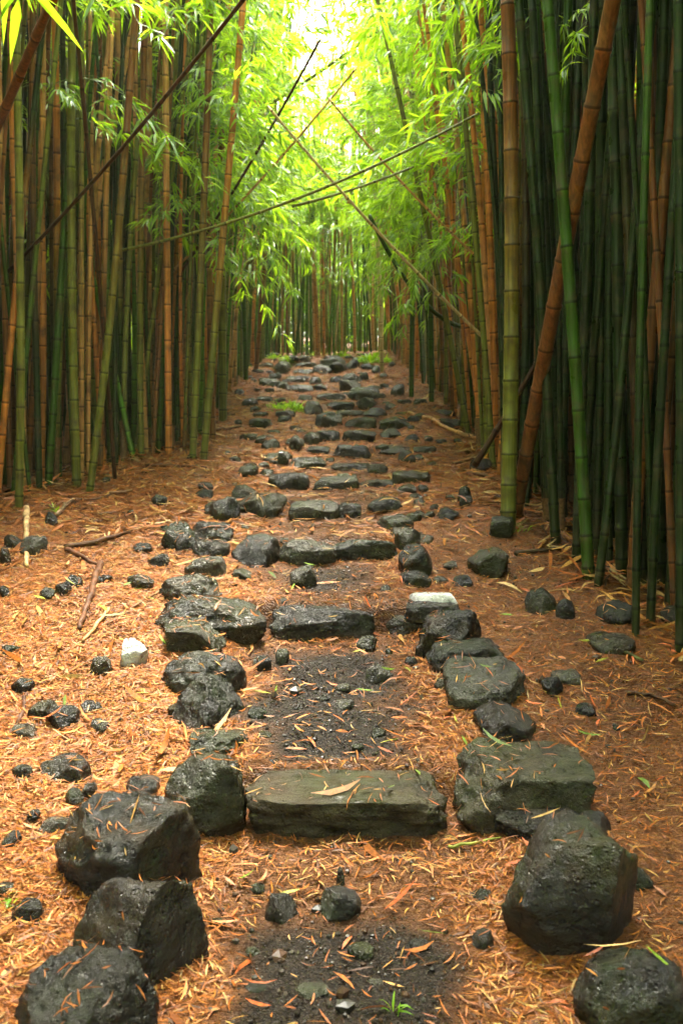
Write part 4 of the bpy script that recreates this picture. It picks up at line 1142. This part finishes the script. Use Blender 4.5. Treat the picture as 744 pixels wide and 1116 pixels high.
# ------------------------------------------------------------------ low green plants
def tuft(px, py, wpx, n, hgt, label, seed, cat='plant', name='fern_tuft', lw=.1):
    b = hit(px, py); g = np.random.RandomState(seed); w = wpx / F * b[1] / 2
    root = b
    p = np.stack([g.normal(0, w * .45, n), g.normal(0, w * .45, n), np.zeros(n)], -1)
    gz = ground(b[0] + p[:, 0], b[1] + p[:, 1], True); p[:, 2] = gz - b[2]
    a = g.uniform(0, 6.28, n); d = np.stack([np.cos(a), np.sin(a), g.uniform(.3, 2.0, n)], -1)
    L = g.uniform(.4, 1.0, n) * hgt
    V = leaf_geo(p, d, L, L * lw, g, g.uniform(.2, .9, n)).reshape(-1, 3); base = np.arange(n)[:, None, None] * 8
    o = link(name, mesh_np(name, V, [(LEAF_T[None] + base).reshape(-1, 3), (LEAF_Q[None] + base).reshape(-1, 4)], [M_LEAF])); o.location = root
    props(o, label, cat, 'low green plants')
tuft(316, 446, 38, 420, .20, 'bright green fern tuft left of the upper steps', 1)
tuft(312, 392, 16, 160, .20, 'small green plant at the crest left of the steps', 2)
tuft(345, 388, 18, 120, .18, 'green plant on the crest at the head of the steps', 3)
tuft(62, 557, 12, 30, .12, 'green seedling by the foot of the left grove', 4, name='seedling')
tuft(567, 578, 26, 14, .16, 'pale grassy sprout at the foot of the corner culm', 5, name='seedling')
tuft(10, 984, 16, 9, .12, 'green sprout at the left picture edge by the boulders', 6, name='seedling')
tuft(428, 1108, 14, 7, .12, 'green shoot at the bottom edge right of the gravel', 7, name='seedling')
tuft(565, 462, 26, 60, .25, 'green undergrowth seen behind the corner culm', 8)
tuft(252, 400, 20, 120, .3, 'green undergrowth at the far left of the path', 9)
tuft(298, 391, 12, 120, .22, 'leftmost green clump along the crest', 11)
tuft(372, 389, 12, 120, .25, 'green clump on the crest just right of the topmost step', 12)
tuft(418, 396, 12, 120, .3, 'green clump at the right end of the crest', 13)
tuft(402, 396, 14, 70, .5, 'slender green sprout at the end of the path', 10)

# ------------------------------------------------------------------ air
hm = bpy.data.materials.new('glow_haze'); hm.use_nodes = True; hn = hm.node_tree; hn.nodes.clear()
pv = hn.nodes.new('ShaderNodeVolumePrincipled'); pv.inputs['Color'].default_value = (.93, 1.0, .60, 1); pv.inputs['Density'].default_value = .0008; pv.inputs['Anisotropy'].default_value = .2  # yellow-green tint paints the leaf-lit glow into the haze
hout = hn.nodes.new('ShaderNodeOutputMaterial'); hn.links.new(pv.outputs[0], hout.inputs['Volume'])
zlo = float(Z.min()) - 1
hv = np.array([[sx * 121, yy, zz_] for sx in (-1, 1) for yy in (-81, 141) for zz_ in (zlo, 16.0)])
hf = np.array([[0, 1, 3, 2], [4, 6, 7, 5], [0, 4, 5, 1], [2, 3, 7, 6], [0, 2, 6, 4], [1, 5, 7, 3]])
props(link('haze', mesh_np('haze', hv, [hf], [hm], smooth=False)), 'pale haze tinted with leaf glow between the groves', 'haze', None, 'stuff')

# ------------------------------------------------------------------ light, sky, camera
SUN_EL, SUN_AZ = 69.0, 12.0      # azimuth measured from +Y towards +X
w = bpy.data.worlds.new('World'); scene.world = w; w.use_nodes = True
nt = w.node_tree; nt.nodes.clear()
sky = nt.nodes.new('ShaderNodeTexSky'); sky.sky_type = 'NISHITA'; sky.sun_disc = False
sky.sun_elevation = R(SUN_EL); sky.sun_rotation = R(SUN_AZ); sky.dust_density = 8.0; sky.ozone_density = 0.3; sky.air_density = 1.0
bg = nt.nodes.new('ShaderNodeBackground'); bg.inputs[1].default_value = 0.15
ow = nt.nodes.new('ShaderNodeOutputWorld'); hs = nt.nodes.new('ShaderNodeHueSaturation'); hs.inputs['Saturation'].default_value = .2
nt.links.new(sky.outputs[0], hs.inputs['Color']); nt.links.new(hs.outputs[0], bg.inputs[0]); nt.links.new(bg.outputs[0], ow.inputs[0])
sl = bpy.data.lights.new('sun', 'SUN'); sl.energy = 1.5; sl.angle = R(10); sl.color = (1.0, .92, .72)
so = bpy.data.objects.new('sun', sl); COL.objects.link(so)
dv = Vector((math.sin(R(SUN_AZ)) * math.cos(R(SUN_EL)), math.cos(R(SUN_AZ)) * math.cos(R(SUN_EL)), math.sin(R(SUN_EL))))
so.rotation_euler = (-dv).to_track_quat('-Z', 'Y').to_euler(); so.location = dv * 30

cam = bpy.data.cameras.new('camera'); co = bpy.data.objects.new('camera', cam); COL.objects.link(co)
co.location = (0, 0, EYE); co.rotation_euler = (R(90 - PITCH), 0, 0)
cam.sensor_fit = 'VERTICAL'; cam.sensor_height = 24; cam.lens = 24 * F / PH
cam.dof.use_dof = True; cam.dof.focus_distance = 4.6; cam.dof.aperture_fstop = 2.4
cam.clip_end = 1000; cam.clip_start = .05
scene.camera = co
scene.view_settings.view_transform = 'Standard'; scene.view_settings.look = 'None'
scene.view_settings.exposure = 3.7; scene.view_settings.gamma = 1
scene.cycles.max_bounces = 10; scene.cycles.diffuse_bounces = 4; scene.cycles.transmission_bounces = 6; scene.cycles.glossy_bounces = 2
scene.cycles.use_denoising = True
scene.cycles.caustics_reflective = False; scene.cycles.caustics_refractive = False
scene.cycles.sample_clamp_indirect = 6
print('culms', len(CULMS), 'individual', len(indiv), 'branches', nobj, 'stuff sprays', len(stuff_spr), 'rocks', len(ROCKS))
